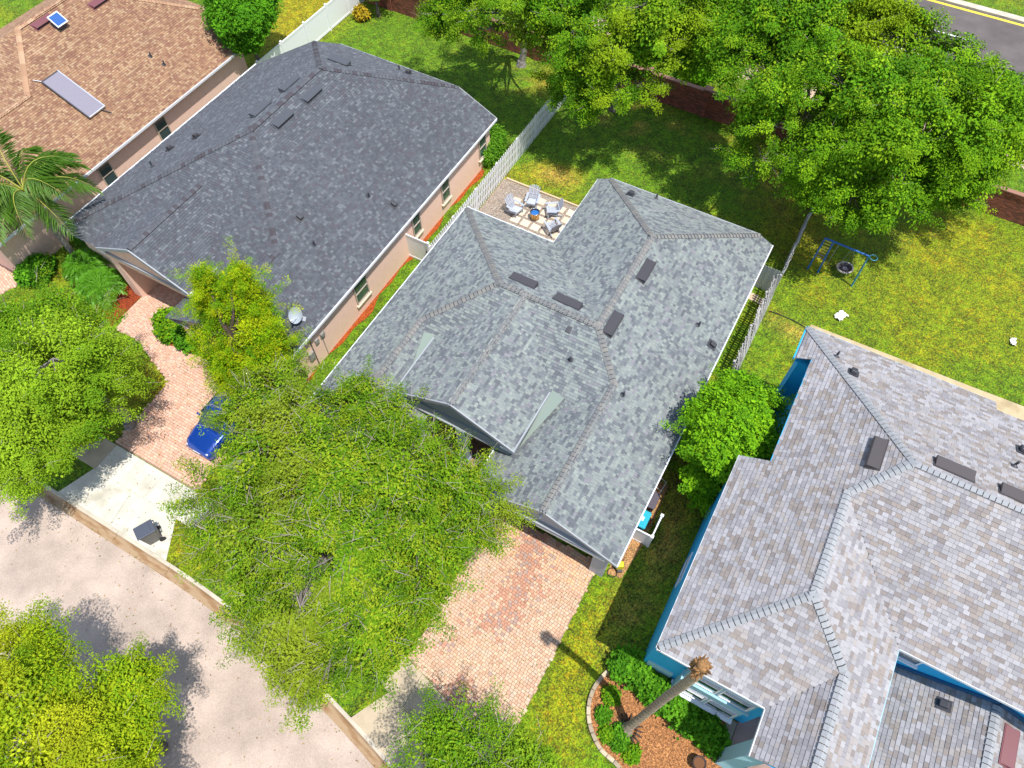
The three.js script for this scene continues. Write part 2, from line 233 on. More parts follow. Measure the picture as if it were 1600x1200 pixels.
{ // main road beyond the brick wall
  const asphalt = mat(lin(0.24, 0.225, 0.23), 0.95, { map: roadTex, bumpMap: roadBump, bumpScale: 0.006 });
  const poly = [[-120, -59.9], [80, -59.9], [80, -52.0], [-120, -52.0]];
  const rd = structure('road', sheet(poly, 0.008), asphalt, 'dark grey main road with yellow edge line beyond the brick wall');
  part('edge_line', slab([[-120, -59.75], [80, -59.75], [80, -59.5], [-120, -59.5]], 0.0, 0.013), mat(lin(0.85, 0.62, 0.05), 0.8), rd);
  for (let x = -110; x < 70; x += 6.5) part('lane_dash', slab([[x + 2.4, -56.05], [x + 5.0, -56.05], [x + 5.0, -55.9], [x + 2.4, -55.9]], 0.0, 0.013), mat(lin(0.8, 0.8, 0.78), 0.8), rd);
  part('edge_line', slab([[-120, -52.75], [80, -52.75], [80, -52.6], [-120, -52.6]], 0.0, 0.013), mat(lin(0.8, 0.8, 0.78), 0.8), rd, 'white edge line');
  const kb = structure('kerb', slab([[-120, -60.5], [80, -60.5], [80, -59.92], [-120, -59.92]], -0.05, 0.12), kerbTop, 'pale kerb on the far side of the main road');
  part('kerb_section', slab([[-120, -52.0], [80, -52.0], [80, -51.6], [-120, -51.6]], -0.05, 0.12), kerbTop, kb);
  structure('pavement', slab([[-120, -45.8], [80, -45.8], [80, -44.2], [-120, -44.2]], -0.05, 0.02), mat(lin(0.72, 0.55, 0.42), 0.9, { map: concreteTex }), 'tan pavement glimpsed through the trees behind the brick wall');
}
// ---------------------------------------------------------------- houses
const CAM = camera.position;
const shingleMat = mat(lin(1, 1, 1), 0.95);
const tabGeo = new THREE.BoxGeometry(1, 1, 1); // thin end tucked under the course above
{ const p = tabGeo.attributes.position; for (let i = 0; i < p.count; i++) if (p.getZ(i) < 0 && p.getY(i) > 0) p.setY(i, -0.35); tabGeo.computeVertexNormals(); }
function pick(palette, r) { let t = r() * palette.reduce((s, q) => s + q[3], 0); for (const q of palette) { t -= q[3]; if (t <= 0) return q; } return palette[0]; }
function shingleRoof(house, name, faces, palette, o) {
  const gs = faces.map((f) => { // deck
    const pts = f.map((p) => V(...p)), tri = THREE.ShapeUtils.triangulateShape(f.map((p) => new THREE.Vector2(p[0], -p[2])), []);
    const pos = []; for (const t of tri) for (const i of t) pos.push(pts[i].x, pts[i].y - 0.02, pts[i].z); const g = new THREE.BufferGeometry(); g.setAttribute('position', new THREE.Float32BufferAttribute(pos, 3)); g.computeVertexNormals(); return g;
  });
  const roof = part(name, merge(gs), mat(lin(...o.deck), 1), house);
  const r = rng(o.seed), tabs = [], e = o.e || 0.15;
  for (const f of faces) {
    const pts = f.map((p) => V(...p)); const n = V(0, 0, 0); for (let i = 0; i < pts.length; i++) { const a = pts[i], b = pts[(i + 1) % pts.length]; n.x += (a.y - b.y) * (a.z + b.z); n.y += (a.z - b.z) * (a.x + b.x); n.z += (a.x - b.x) * (a.y + b.y); }
    n.normalize(); if (n.y < 0) n.negate(); const h = V(0, 1, 0).cross(n).normalize(), up = n.clone().cross(h).normalize();
    const q = pts.map((p) => [p.dot(h), p.dot(up)]), v0 = Math.min(...q.map((a) => a[1])), v1 = Math.max(...q.map((a) => a[1])), c0 = pts[0].clone().addScaledVector(h, -q[0][0]).addScaledVector(up, -q[0][1]);
    const basis = new THREE.Matrix4().makeBasis(h, n, up.clone().negate()), quat = new THREE.Quaternion().setFromRotationMatrix(basis);
    let row = 0; for (let v = v0 - 0.02; v < v1; v += e, row++) {
      const vm = Math.min(v + e * 0.5, v1 - 0.001), cuts = []; for (let i = 0; i < q.length; i++) { const [ua, va] = q[i], [ub, vb] = q[(i + 1) % q.length]; if ((va > vm) !== (vb > vm)) cuts.push(ua + (ub - ua) * (vm - va) / (vb - va)); }
      cuts.sort((a, b) => a - b);
      for (let k = 0; k + 1 < cuts.length; k += 2) { let u = cuts[k]; const end = cuts[k + 1]; let tone = pick(palette, r), run = 0;
        while (u < end - 0.01) { let w = Math.min((o.w0 || 0.11) + r() * (o.w1 || 0.18), end - u); if (end - u - w < 0.05) w = end - u; if (run-- <= 0 || r() < 0.6) { tone = pick(palette, r); run = Math.floor(r() * 2); }
          const p = c0.clone().addScaledVector(h, u + w / 2).addScaledVector(up, v + e / 2), k2 = (0.92 + 0.16 * r()) * (0.9 + 0.2 * fbm(p.x * 0.6 + 31, p.z * 0.6 + p.y + 11, 3));
          tabs.push([p, quat, w, [tone[0] * k2, tone[1] * k2, tone[2] * k2], 0.010 + (r() < 0.5 ? 0.005 : 0), n]); u += w; } }
    }
  }
  let solo = new Set(); const inView = (p) => { const s = p.clone().project(camera); return Math.abs(s.x) < 1.02 && Math.abs(s.y) < 1.02; };
  if (o.solo) { camera.updateMatrixWorld(); camera.updateProjectionMatrix(); camera.matrixWorldInverse.copy(camera.matrixWorld).invert(); const ord = tabs.map((t, i) => i).filter((i) => inView(tabs[i][0])).sort((a, b) => tabs[a][0].distanceTo(CAM) / tabs[a][2] - tabs[b][0].distanceTo(CAM) / tabs[b][2]); solo = new Set(ord.slice(0, 300)); }
  const rest = tabs.map((t, i) => i).filter((i) => !solo.has(i)), im = shade(new THREE.InstancedMesh(tabGeo, shingleMat, rest.length)); im.name = 'shingles'; im.userData.kind = 'stuff';
  const M = new THREE.Matrix4(); const put = (t) => M.compose(t[0].clone().addScaledVector(t[5], t[4] * 0.5), t[1], V(t[2] - 0.006, t[4] * 2, e + 0.012));
  rest.forEach((i, j) => { im.setMatrixAt(j, put(tabs[i])); im.setColorAt(j, lin(...tabs[i][3])); }); roof.add(im);
  if (o.solo) { const ms = palette.map((c) => mat(lin(c[0], c[1], c[2]), 0.95)); for (const i of solo) { const t = tabs[i]; let b = 0, bd = 9; palette.forEach((c, k) => { const d = Math.abs(c[0] - t[3][0]) + Math.abs(c[2] - t[3][2]); if (d < bd) { bd = d; b = k; } }); const m = part('shingle', tabGeo, ms[b], roof); put(t).decompose(m.position, m.quaternion, m.scale); } }
  // ridge and hip caps
  const capGeo = (() => { const w = 0.15, t = 0.02, pos = [], quad = (a, b, c, d) => pos.push(...a, ...b, ...c, ...a, ...c, ...d); const d = 0.062; for (const s of [-1, 1]) { const A = [0, 0.028, -0.5], B = [s * w, 0.028 - d, -0.5], C = [s * w, 0.028 - d + t * 0, 0.5], D = [0, 0.028 + t, 0.5]; const C2 = [s * w, 0.028 - d + t, 0.5]; s > 0 ? quad(A, D, C2, B) : quad(A, B, C2, D); s > 0 ? quad(D, [0, 0, 0.5], [s * w, -d - 0.01, 0.5], C2) : quad(D, C2, [s * w, -d - 0.01, 0.5], [0, 0, 0.5]); } const g = new THREE.BufferGeometry(); g.setAttribute('position', new THREE.Float32BufferAttribute(pos, 3)); g.computeVertexNormals(); return g; })();
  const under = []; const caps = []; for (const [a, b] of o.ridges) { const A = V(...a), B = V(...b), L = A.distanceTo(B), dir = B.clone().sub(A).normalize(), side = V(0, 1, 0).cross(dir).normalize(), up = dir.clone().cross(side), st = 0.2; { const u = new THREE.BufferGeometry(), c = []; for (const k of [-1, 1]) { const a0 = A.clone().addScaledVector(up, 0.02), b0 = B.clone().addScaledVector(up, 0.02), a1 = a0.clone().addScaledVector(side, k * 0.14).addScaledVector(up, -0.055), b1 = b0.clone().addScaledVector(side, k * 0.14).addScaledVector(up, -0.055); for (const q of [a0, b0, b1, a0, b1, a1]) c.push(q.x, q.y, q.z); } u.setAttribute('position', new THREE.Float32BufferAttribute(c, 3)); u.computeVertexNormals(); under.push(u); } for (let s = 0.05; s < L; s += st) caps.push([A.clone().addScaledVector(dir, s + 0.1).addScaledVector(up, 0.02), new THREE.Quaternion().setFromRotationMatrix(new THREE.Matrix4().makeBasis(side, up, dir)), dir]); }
  part('ridge_shade_underlay', merge(under), mat(lin(o.deck[0] * 0.3, o.deck[1] * 0.3, o.deck[2] * 0.3), 1), roof);  // underlay darkened to paint the shadow lines between the caps
  if (o.solo) { const ms = o.cap.map((c) => mat(lin(...c), 0.95)); for (const c of caps) { const m = part('ridge_shingle', capGeo, ms[Math.floor(r() * ms.length)], roof); m.position.copy(c[0]); m.quaternion.copy(c[1]); m.scale.set(1, 1, 0.168); } }
  else { const ic = shade(new THREE.InstancedMesh(capGeo, shingleMat, caps.length)); ic.name = 'ridge_shingles'; ic.userData.kind = 'stuff'; caps.forEach((c, i) => { ic.setMatrixAt(i, M.compose(c[0], c[1], V(1, 1, 0.185))); ic.setColorAt(i, lin(...o.cap[Math.floor(r() * o.cap.length)])); }); roof.add(ic); }
  return roof;
}
const edge = (a, b, w, h, dy = -0.07) => beam([a[0], a[1] + dy, a[2]], [b[0], b[1] + dy, b[2]], w, h);
function gutterLine(house, a, b, m, name = 'gutter') { return part(name, edge(a, b, 0.11, 0.13), m, house); }
const glass = phys(lin(0.05, 0.08, 0.09), 0.08, { metalness: 0, clearcoat: 1, clearcoatRoughness: 0.03 });
function win(house, x, y, z, turn, w, h, frameMat, sillMat, bars = 1) { // y = middle; faces +z before the turn
  const f = part('window', merge([bx(0.06, h, 0.06, -w / 2 + 0.03, 0, 0.02), bx(0.06, h, 0.06, w / 2 - 0.03, 0, 0.02), bx(w - 0.12, 0.06, 0.06, 0, h / 2 - 0.03, 0.02), bx(w - 0.12, 0.06, 0.06, 0, -h / 2 + 0.03, 0.02), ...Array.from({ length: bars }, (_, i) => bx(w - 0.12, 0.045, 0.05, 0, -h / 2 + (i + 1) * h / (bars + 1), 0.02))]), frameMat, house);
  f.position.set(x, y, z); f.rotation.y = turn;
  for (let i = 0; i <= bars; i++) { const ph = (h - 0.12) / (bars + 1); part('pane', bx(w - 0.12, ph - 0.04, 0.012, 0, -h / 2 + 0.06 + ph * (i + 0.5), 0.004), glass, f); }
  if (sillMat) part('sill', rbx(w + 0.16, 0.1, 0.14, 0.012, 0, -h / 2 - 0.05, 0.05), sillMat, f);
  return f;
}
function triWall(a, b, c, depth) { // gable triangle in a plane of constant z
  const s = new THREE.Shape([new THREE.Vector2(a[0], a[1]), new THREE.Vector2(b[0], b[1]), new THREE.Vector2(c[0], c[1])]); const g = new THREE.ExtrudeGeometry(s, { depth, bevelEnabled: false }); g.translate(0, 0, a[2]); return g;
}
const stucco = texture(256, 1.2, grey((x, y, i, j) => 0.965 + 0.08 * (fbm(x * 20, y * 20, 3, 20) - 0.5) + 0.05 * (NP[(i * 61 + j * 809) & 65535] - 0.5)), true);
const whiteTrim = mat(lin(0.72, 0.74, 0.78), 0.5), greyTrim = mat(lin(0.33, 0.35, 0.38), 0.6), darkSteel = mat(lin(0.05, 0.05, 0.06), 0.5), blackRubber = mat(lin(0.02, 0.02, 0.022), 0.8);

// ---- the grey-green roofed house in the middle
const mainHouse = thing('house', 'single-storey house with mottled grey-green shingle roof and cobbled drive', 'house');
{
  const A = [-0.48, 2.75], zF = -9.15, zB = -28.1, rid = 5.16;
  const J2 = [-3.77, 4.33, -15.66], J1 = [-5.5, rid, -17.5], pA = [-5.5, rid, -23.4], Bl = [-10.4, rid, -17.5], J3 = [-12.95, 3.94, -14.79], J4 = [-12.95, 3.94, -11.4], gF = [-3.77, 4.33, zF];
  const pF = [-9.04, 5.17, -11.1], pB = [-9.04, 5.17, -17.5], pR = [-6.12, 3.77, -11.1], pL = [-11.96, 3.77, -11.1];
  const faces = [
    [[-0.48, 2.75, zF], [-0.48, 2.75, zB], [-1.21, 3.1, zB], pA, J1, J2, gF],
    [[-1.21, 3.1, zB], [-9.56, 3.1, zB], pA],
    [[-9.56, 3.1, zB], [-10.25, 2.75, zB], [-10.25, 2.75, -22.8], J1, pA],
    [[-10.25, 2.75, -22.8], [-15.43, 2.75, -22.8], Bl, J1],
    [[-15.43, 2.75, -22.8], [-15.43, 2.75, -8.9], J4, J3, Bl],
    [[-15.43, 2.75, -8.9], [-10.47, 2.75, -8.9], J4],
    [J4, [-10.47, 2.75, -8.9], [-10.47, 2.75, -12.14], J3],
    [J1, Bl, J3, [-10.47, 2.75, -12.14], [-7.06, 2.75, -12.14], J2],
    [[-7.06, 2.75, -12.14], [-7.06, 2.75, zF], gF, J2],
    [pF, pR, [-6.12, 3.77, -14.41], pB], [pF, pL, [-11.96, 3.77, -14.41], pB]];
  const pal = [[0.210, 0.236, 0.232, 5], [0.183, 0.204, 0.207, 4], [0.143, 0.158, 0.172, 4], [0.116, 0.127, 0.142, 2.8], [0.235, 0.261, 0.247, 3], [0.197, 0.197, 0.216, 1.2]];
  const roof = shingleRoof(mainHouse, 'roof', faces, pal, { seed: 101, w0: 0.08, w1: 0.13, e: 0.135, deck: [0.12, 0.135, 0.137], solo: true, cap: [[0.20, 0.195, 0.19], [0.175, 0.178, 0.18], [0.22, 0.212, 0.20]], ridges: [[[-0.9, 2.95, -28.3].map((v, i) => [-1.21, 3.1, zB][i]), pA], [[-9.56, 3.1, zB], pA], [J1, pA], [J2, J1], [gF, J2], [Bl, J1], [[-15.43, 2.75, -22.8], Bl], [J3, Bl], [J4, J3], [[-15.43, 2.75, -8.9], J4], [[-10.47, 2.75, -8.9], J4], [pF, pB]] });
  const flash = mat(lin(0.245, 0.30, 0.262), 0.9, { map: stucco });
  const tri = (a, b, c) => { const g = new THREE.BufferGeometry(); g.setAttribute('position', new THREE.Float32BufferAttribute([...a, ...b, ...c], 3)); g.computeVertexNormals(); return g; };
  part('flashing', tri([-6.06, 3.80, -14.46], [-5.42, 3.83, -14.3], [-6.1, 3.27, -11.5]), flash, mainHouse, 'pale green triangle of membrane in the roof valley');
  part('flashing', tri([-12.02, 3.80, -14.46], [-12.5, 3.85, -14.3], [-12.0, 3.54, -12.3]), flash, mainHouse, 'pale green triangle of membrane in the roof valley');
  for (const [a, b] of [[[-0.45, 2.75, zF], [-0.45, 2.75, zB]], [[-10.25, 2.75, zB], [-10.25, 2.75, -22.8]], [[-10.25, 2.75, -22.83], [-15.43, 2.75, -22.83]], [[-15.46, 2.75, -22.8], [-15.46, 2.75, -8.9]], [[-7.09, 2.75, -12.14], [-7.09, 2.75, zF]]]) gutterLine(mainHouse, a, b, whiteTrim);
  part('fascia', edge([-15.43, 2.75, -8.87], [-10.47, 2.75, -8.87], 0.06, 0.18), greyTrim, mainHouse); part('fascia', edge([-9.56, 3.1, zB - 0.02], [-1.21, 3.1, zB - 0.02], 0.06, 0.18), greyTrim, mainHouse);
  const slate = mat(lin(0.27, 0.34, 0.41), 0.8, { map: stucco }), purple = mat(lin(0.46, 0.46, 0.53), 0.8, { map: stucco });
  // walls
  part('wall', slab([[-0.9, -9.55], [-0.9, -27.7], [-9.85, -27.7], [-9.85, -22.4], [-15.0, -22.4], [-15.0, -9.3], [-10.9, -9.3], [-10.9, -13.4], [-6.65, -13.4], [-6.65, -10.1], [-1.45, -10.1], [-1.45, -9.55]], 0, 2.68), purple, mainHouse);
  part('soffit', slab([[-0.55, -9.2], [-0.55, -28.05], [-10.2, -28.05], [-10.2, -22.85], [-15.38, -22.85], [-15.38, -8.95], [-10.5, -8.95], [-10.5, -12.2], [-7.0, -12.2], [-7.0, -9.2]], 2.69, 2.72), greyTrim, mainHouse);
  // garage front: gable, header beam, door, jambs
  part('gable', triWall([-6.9, 2.72, -9.5], [-0.65, 2.72, -9.5], [-3.77, 4.2, -9.5], 0.12), purple, mainHouse);
  part('garage_header', bx(5.9, 0.52, 0.2, -3.9, 2.43, -9.45), purple, mainHouse); part('trim_or_sun_patch', bx(5.9, 0.16, 0.06, -3.9, 2.19, -9.32), whiteTrim, mainHouse);
  part('pillar', bx(0.62, 2.17, 0.5, -1.16, 1.085, -9.6), purple, mainHouse); part('pillar', bx(0.62, 2.17, 0.5, -6.62, 1.085, -9.6), purple, mainHouse);
  const doorMat = phys(lin(0.075, 0.06, 0.07), 0.25, { clearcoat: 0.5, clearcoatRoughness: 0.2 }), door = part('garage_door', bx(4.86, 2.1, 0.05, -3.89, 1.05, -10.06), doorMat, mainHouse);
  for (let i = 0; i < 4; i++) part('door_panel', rbx(4.8, 0.49, 0.03, 0.01, -3.89, 0.28 + i * 0.52, -10.02), doorMat, door);
  for (const s of [-1, 1]) part('rake_board', beam([-3.77, 4.27, zF - 0.02], [-3.77 + s * 3.3, 2.68, zF - 0.02], 0.05, 0.16), greyTrim, mainHouse);
  part('lamp', merge([new THREE.SphereGeometry(0.07, 10, 8).translate(-3.9, 3.35, -9.3), bx(0.1, 0.1, 0.06, -3.9, 3.35, -9.35)]), whiteTrim, mainHouse, 'small white floodlight on the garage gable');
  // porch under the big gable
  part('gable', triWall([-11.75, 3.62, -11.42], [-6.33, 3.62, -11.42], [-9.04, 4.98, -11.42], 0.14), slate, mainHouse);
  part('porch_beam', bx(5.4, 0.5, 0.3, -9.04, 3.37, -11.36), slate, mainHouse); part('trim_or_sun_patch', bx(5.4, 0.1, 0.08, -9.04, 3.1, -11.18), greyTrim, mainHouse);
  for (const s of [-1, 1]) { part('rake_board', beam([-9.04, 5.1, -11.08], [-9.04 + s * 2.95, 3.69, -11.08], 0.06, 0.18), greyTrim, mainHouse); part('cornice_return', rbx(0.62, 0.2, 0.35, 0.02, -9.04 + s * 2.62, 3.63, -11.22), slate, mainHouse); part('fascia', edge([-9.04 + s * 2.94, 3.78, -11.1], [-9.04 + s * 2.94, 3.78, -14.3], 0.06, 0.18), greyTrim, mainHouse); }
  part('column', merge([rbx(0.42, 3.1, 0.42, 0.02, -8.75, 1.56, -11.32), rbx(0.52, 0.3, 0.52, 0.02, -8.75, 0.15, -11.32)]), slate, mainHouse);
  part('porch_wall', slab([[-11.6, -13.3], [-11.6, -11.6], [-11.35, -11.6], [-11.35, -13.3]], 0, 3.6), slate, mainHouse); part('porch_wall', slab([[-6.8, -13.3], [-6.8, -11.5], [-6.6, -11.5], [-6.6, -13.3]], 0, 3.6), slate, mainHouse);
  part('porch_wall', slab([[-11.4, -13.55], [-6.7, -13.55], [-6.7, -13.42], [-11.4, -13.42]], 0, 3.3), slate, mainHouse);
  part('porch_ceiling', bx(5.3, 0.04, 2.0, -9.04, 3.66, -12.35), greyTrim, mainHouse);
  part('front_door', rbx(1.0, 2.1, 0.06, 0.01, -9.7, 1.05, -13.36), mat(lin(0.10, 0.03, 0.025), 0.5), mainHouse);
  part('porch_floor', slab([[-11.3, -13.4], [-6.85, -13.4], [-6.85, -11.0], [-11.3, -11.0]], 0, 0.06), mat(lin(0.5, 0.33, 0.25), 0.9, { map: concreteTex }), mainHouse);
  part('downpipe', bar([-7.12, 2.62, -10.0], [-7.12, 0.1, -10.0], 0.04), whiteTrim, mainHouse);
}
// ---- the slate-roofed pink house
const slateHouse = thing('house', 'single-storey pink stucco house under a dark slate-grey shingle roof', 'house');
{
  const pk = [-25.35, 6.5, -24.6], pf = [-25.35, 6.5, -19], W = [-29.3, 4.565, -28.5], J2 = [-20.9, 4.37, -14.53], gf = [-20.9, 4.37, -9.6], zF = -9.6;
  const eF = [-26.5, 5.02, -10.9], eB = [-26.5, 5.02, -15.9];
  const faces = [
    [[-17.6, 2.8, zF], [-17.6, 2.8, -29.7], [-20.05, 3.97, -29.7], pk, pf, J2, gf],
    [[-20.05, 3.97, -29.7], [-28.4, 3.97, -29.7], W, pk],
    [W, [-33, 2.8, -26.9], [-33, 2.8, -11.24], pf, pk],
    [pf, [-33, 2.8, -11.24], [-24.2, 2.8, -11.24], J2],
    [[-24.2, 2.8, -11.24], [-24.2, 2.8, zF], gf, J2],
    [eF, [-23.5, 3.57, -10.9], [-23.5, 3.57, -12.8], eB], [eF, [-29.5, 3.57, -10.9], [-29.5, 3.57, -12.8], eB]];
  const pal = [[0.088, 0.097, 0.114, 5], [0.102, 0.112, 0.129, 4], [0.135, 0.148, 0.164, 2.2], [0.077, 0.082, 0.098, 4], [0.088, 0.084, 0.100, 2]];
  shingleRoof(slateHouse, 'roof', faces, pal, { seed: 202, w0: 0.08, w1: 0.11, e: 0.125, deck: [0.068, 0.072, 0.085], cap: [[0.085, 0.09, 0.105], [0.10, 0.105, 0.12], [0.065, 0.057, 0.068]], ridges: [[[-20.05, 3.97, -29.7], pk], [W, pk], [pf, pk], [J2, pf], [gf, J2], [[-33, 2.8, -11.24], pf], [eF, eB]] });
  gutterLine(slateHouse, [-17.56, 2.8, zF], [-17.56, 2.8, -29.7], whiteTrim); gutterLine(slateHouse, [-33.04, 2.8, -26.9], [-33.04, 2.8, -11.24], whiteTrim);
  part('rake_board', beam([-17.6, 2.72, -29.72], [-20.05, 3.89, -29.72], 0.05, 0.16), greyTrim, slateHouse); part('fascia', edge([-20.05, 3.97, -29.72], [-28.4, 3.97, -29.72], 0.05, 0.16), greyTrim, slateHouse);
  const pink = mat(lin(0.93, 0.64, 0.51), 0.9, { map: stucco }), cream = mat(lin(0.72, 0.60, 0.46), 0.8);
  part('wall', slab([[-17.82, -9.95], [-17.82, -29.3], [-28, -29.3], [-32.55, -26.5], [-32.55, -11.7], [-29.0, -11.7], [-29.0, -13.7], [-23.9, -13.7], [-23.9, -9.95]], 0, 2.74), pink, slateHouse);
  part('soffit', slab([[-17.65, -9.65], [-17.65, -29.6], [-28, -29.6], [-32.9, -26.8], [-32.9, -11.3], [-24.1, -11.3], [-24.1, -9.65]], 2.75, 2.78), mat(lin(0.42, 0.36, 0.36), 0.8), slateHouse);
  part('gable', triWall([-20.05, 3.9, -29.25], [-18.1, 2.76, -29.25], [-20.05, 2.76, -29.25], 0.1), pink, slateHouse);
  part('gable', triWall([-24.0, 2.78, -9.95], [-17.8, 2.78, -9.95], [-20.9, 4.25, -9.95], 0.1), pink, slateHouse);
  part('gable', triWall([-29.3, 3.42, -11.15], [-23.7, 3.42, -11.15], [-26.5, 4.85, -11.15], 0.12), pink, slateHouse);
  part('porch_beam', bx(5.5, 0.42, 0.26, -26.5, 3.2, -11.1), pink, slateHouse); part('trim_or_sun_patch', bx(5.6, 0.12, 0.1, -26.5, 3.38, -10.98), greyTrim, slateHouse);
  for (const s of [-1, 1]) { part('rake_board', beam([-26.5, 4.95, -10.88], [-26.5 + s * 3.0, 3.5, -10.88], 0.06, 0.18), greyTrim, slateHouse); part('cornice_return', rbx(0.5, 0.18, 0.3, 0.02, -26.5 + s * 2.75, 3.45, -11.02), whiteTrim, slateHouse); }
  part('fascia', edge([-23.46, 3.57, -10.9], [-23.46, 3.57, -12.8], 0.06, 0.16), whiteTrim, slateHouse);
  part('porch_wall', slab([[-29.2, -12.2], [-29.2, -11.0], [-28.6, -11.0], [-28.6, -12.2]], 0, 3.0), pink, slateHouse);
  part('porch_wall', slab([[-29.2, -13.9], [-23.7, -13.9], [-23.7, -13.72], [-29.2, -13.72]], 0, 3.4), pink, slateHouse);
  part('garage_door', rbx(4.9, 2.1, 0.06, 0.01, -20.9, 1.05, -9.92), mat(lin(0.62, 0.48, 0.4), 0.6), slateHouse);
  for (const [z, w] of [[-16.2, 1.05], [-20.05 - 1.3, 0.75], [-24.3, 0.8], [-28.4, 0.8]]) win(slateHouse, -17.8, 1.62, z, Math.PI / 2, w, 1.5, mat(lin(0.5, 0.42, 0.34), 0.6), cream, 1);
  // meters and boxes on the side wall
  const greyBox = mat(lin(0.30, 0.29, 0.27), 0.5);
  part('meter_box', rbx(0.14, 0.5, 0.34, 0.02, -17.76, 1.2, -11.9), greyBox, slateHouse); part('meter_box', rbx(0.12, 0.3, 0.24, 0.02, -17.77, 1.7, -12.5), greyBox, slateHouse);
  part('conduit', bar([-17.80, 2.7, -12.15], [-17.80, 0.1, -12.15], 0.03), darkSteel, slateHouse); part('conduit', bar([-17.80, 1.6, -12.9], [-17.80, 0.1, -12.9], 0.022), greyBox, slateHouse);
  part('meter', merge([new THREE.CylinderGeometry(0.13, 0.13, 0.1, 16).rotateZ(Math.PI / 2).translate(-17.73, 1.75, -12.95), bx(0.06, 0.4, 0.3, -17.80, 1.65, -12.95)]), greyBox, slateHouse);
  part('hose_reel', merge([new THREE.TorusGeometry(0.27, 0.055, 8, 20).rotateY(Math.PI / 2).translate(-17.65, 0.75, -10.85), new THREE.TorusGeometry(0.22, 0.05, 8, 20).rotateY(Math.PI / 2).translate(-17.58, 0.75, -10.85), bx(0.2, 0.06, 0.06, -17.72, 0.75, -10.85), bar([-17.66, 1.0, -10.95], [-17.60, 1.4, -11.3], 0.02)]), blackRubber, slateHouse);
}
// ---- brown-roofed house at the top left
const tanHouse = thing('house', 'pink stucco house under a tan and terracotta shingle roof', 'house');
{
  const pk = [-42.3, 6.4, -23.7], pf = [-42.3, 6.4, -19.3], J2 = [-39.4, 4.99, -16.4], gf = [-39.4, 4.99, -8.5];
  const faces = [
    [[-34.9, 2.8, -8.5], [-34.9, 2.8, -28.3], [-37.4, 4.02, -28.6], pk, pf, J2, gf],
    [[-37.4, 4.02, -28.6], [-47.2, 4.02, -28.6], pk],
    [[-47.2, 4.02, -28.6], [-49.7, 2.8, -28.3], [-49.7, 2.8, -11.9], pf, pk],
    [pf, [-49.7, 2.8, -11.9], [-43.9, 2.8, -11.9], J2],
    [[-43.9, 2.8, -11.9], [-43.9, 2.8, -8.5], gf, J2]];
  const pal = [[0.336, 0.201, 0.117, 4], [0.293, 0.164, 0.096, 4], [0.232, 0.118, 0.074, 3.5], [0.375, 0.247, 0.149, 3], [0.259, 0.140, 0.091, 2]];
  shingleRoof(tanHouse, 'roof', faces, pal, { seed: 303, w0: 0.08, w1: 0.12, e: 0.125, deck: [0.30, 0.17, 0.10], cap: [[0.42, 0.25, 0.15], [0.37, 0.215, 0.13], [0.46, 0.30, 0.19]], ridges: [[[-37.4, 4.02, -28.6], pk], [pf, pk], [J2, pf], [gf, J2]] });
  gutterLine(tanHouse, [-34.86, 2.8, -8.5], [-34.86, 2.8, -28.3], whiteTrim); part('rake_board', beam([-34.9, 2.72, -28.34], [-37.4, 3.94, -28.64], 0.05, 0.16), whiteTrim, tanHouse);
  const pink = mat(lin(0.90, 0.63, 0.52), 0.9, { map: stucco }), cream = mat(lin(0.78, 0.7, 0.55), 0.8);
  part('wall', slab([[-35.2, -8.9], [-35.2, -27.9], [-49.3, -27.9], [-49.3, -12.3], [-43.5, -12.3], [-43.5, -8.9]], 0, 2.74), pink, tanHouse);
  part('soffit', slab([[-34.95, -8.55], [-34.95, -28.25], [-49.6, -28.25], [-49.6, -8.55]], 2.75, 2.78), mat(lin(0.5, 0.45, 0.45), 0.8), tanHouse);
  part('gable', triWall([-35.4, 2.78, -27.95], [-37.4, 2.78, -27.95], [-37.4, 3.9, -27.95], 0.1), pink, tanHouse); part('gable', triWall([-43.6, 2.78, -8.9], [-35.2, 2.78, -8.9], [-39.4, 4.85, -8.9], 0.1), pink, tanHouse);
  for (const z of [-16.0, -20.4]) win(tanHouse, -35.18, 1.7, z, Math.PI / 2, 0.85, 1.35, mat(lin(0.5, 0.42, 0.34), 0.6), cream, 1);
}
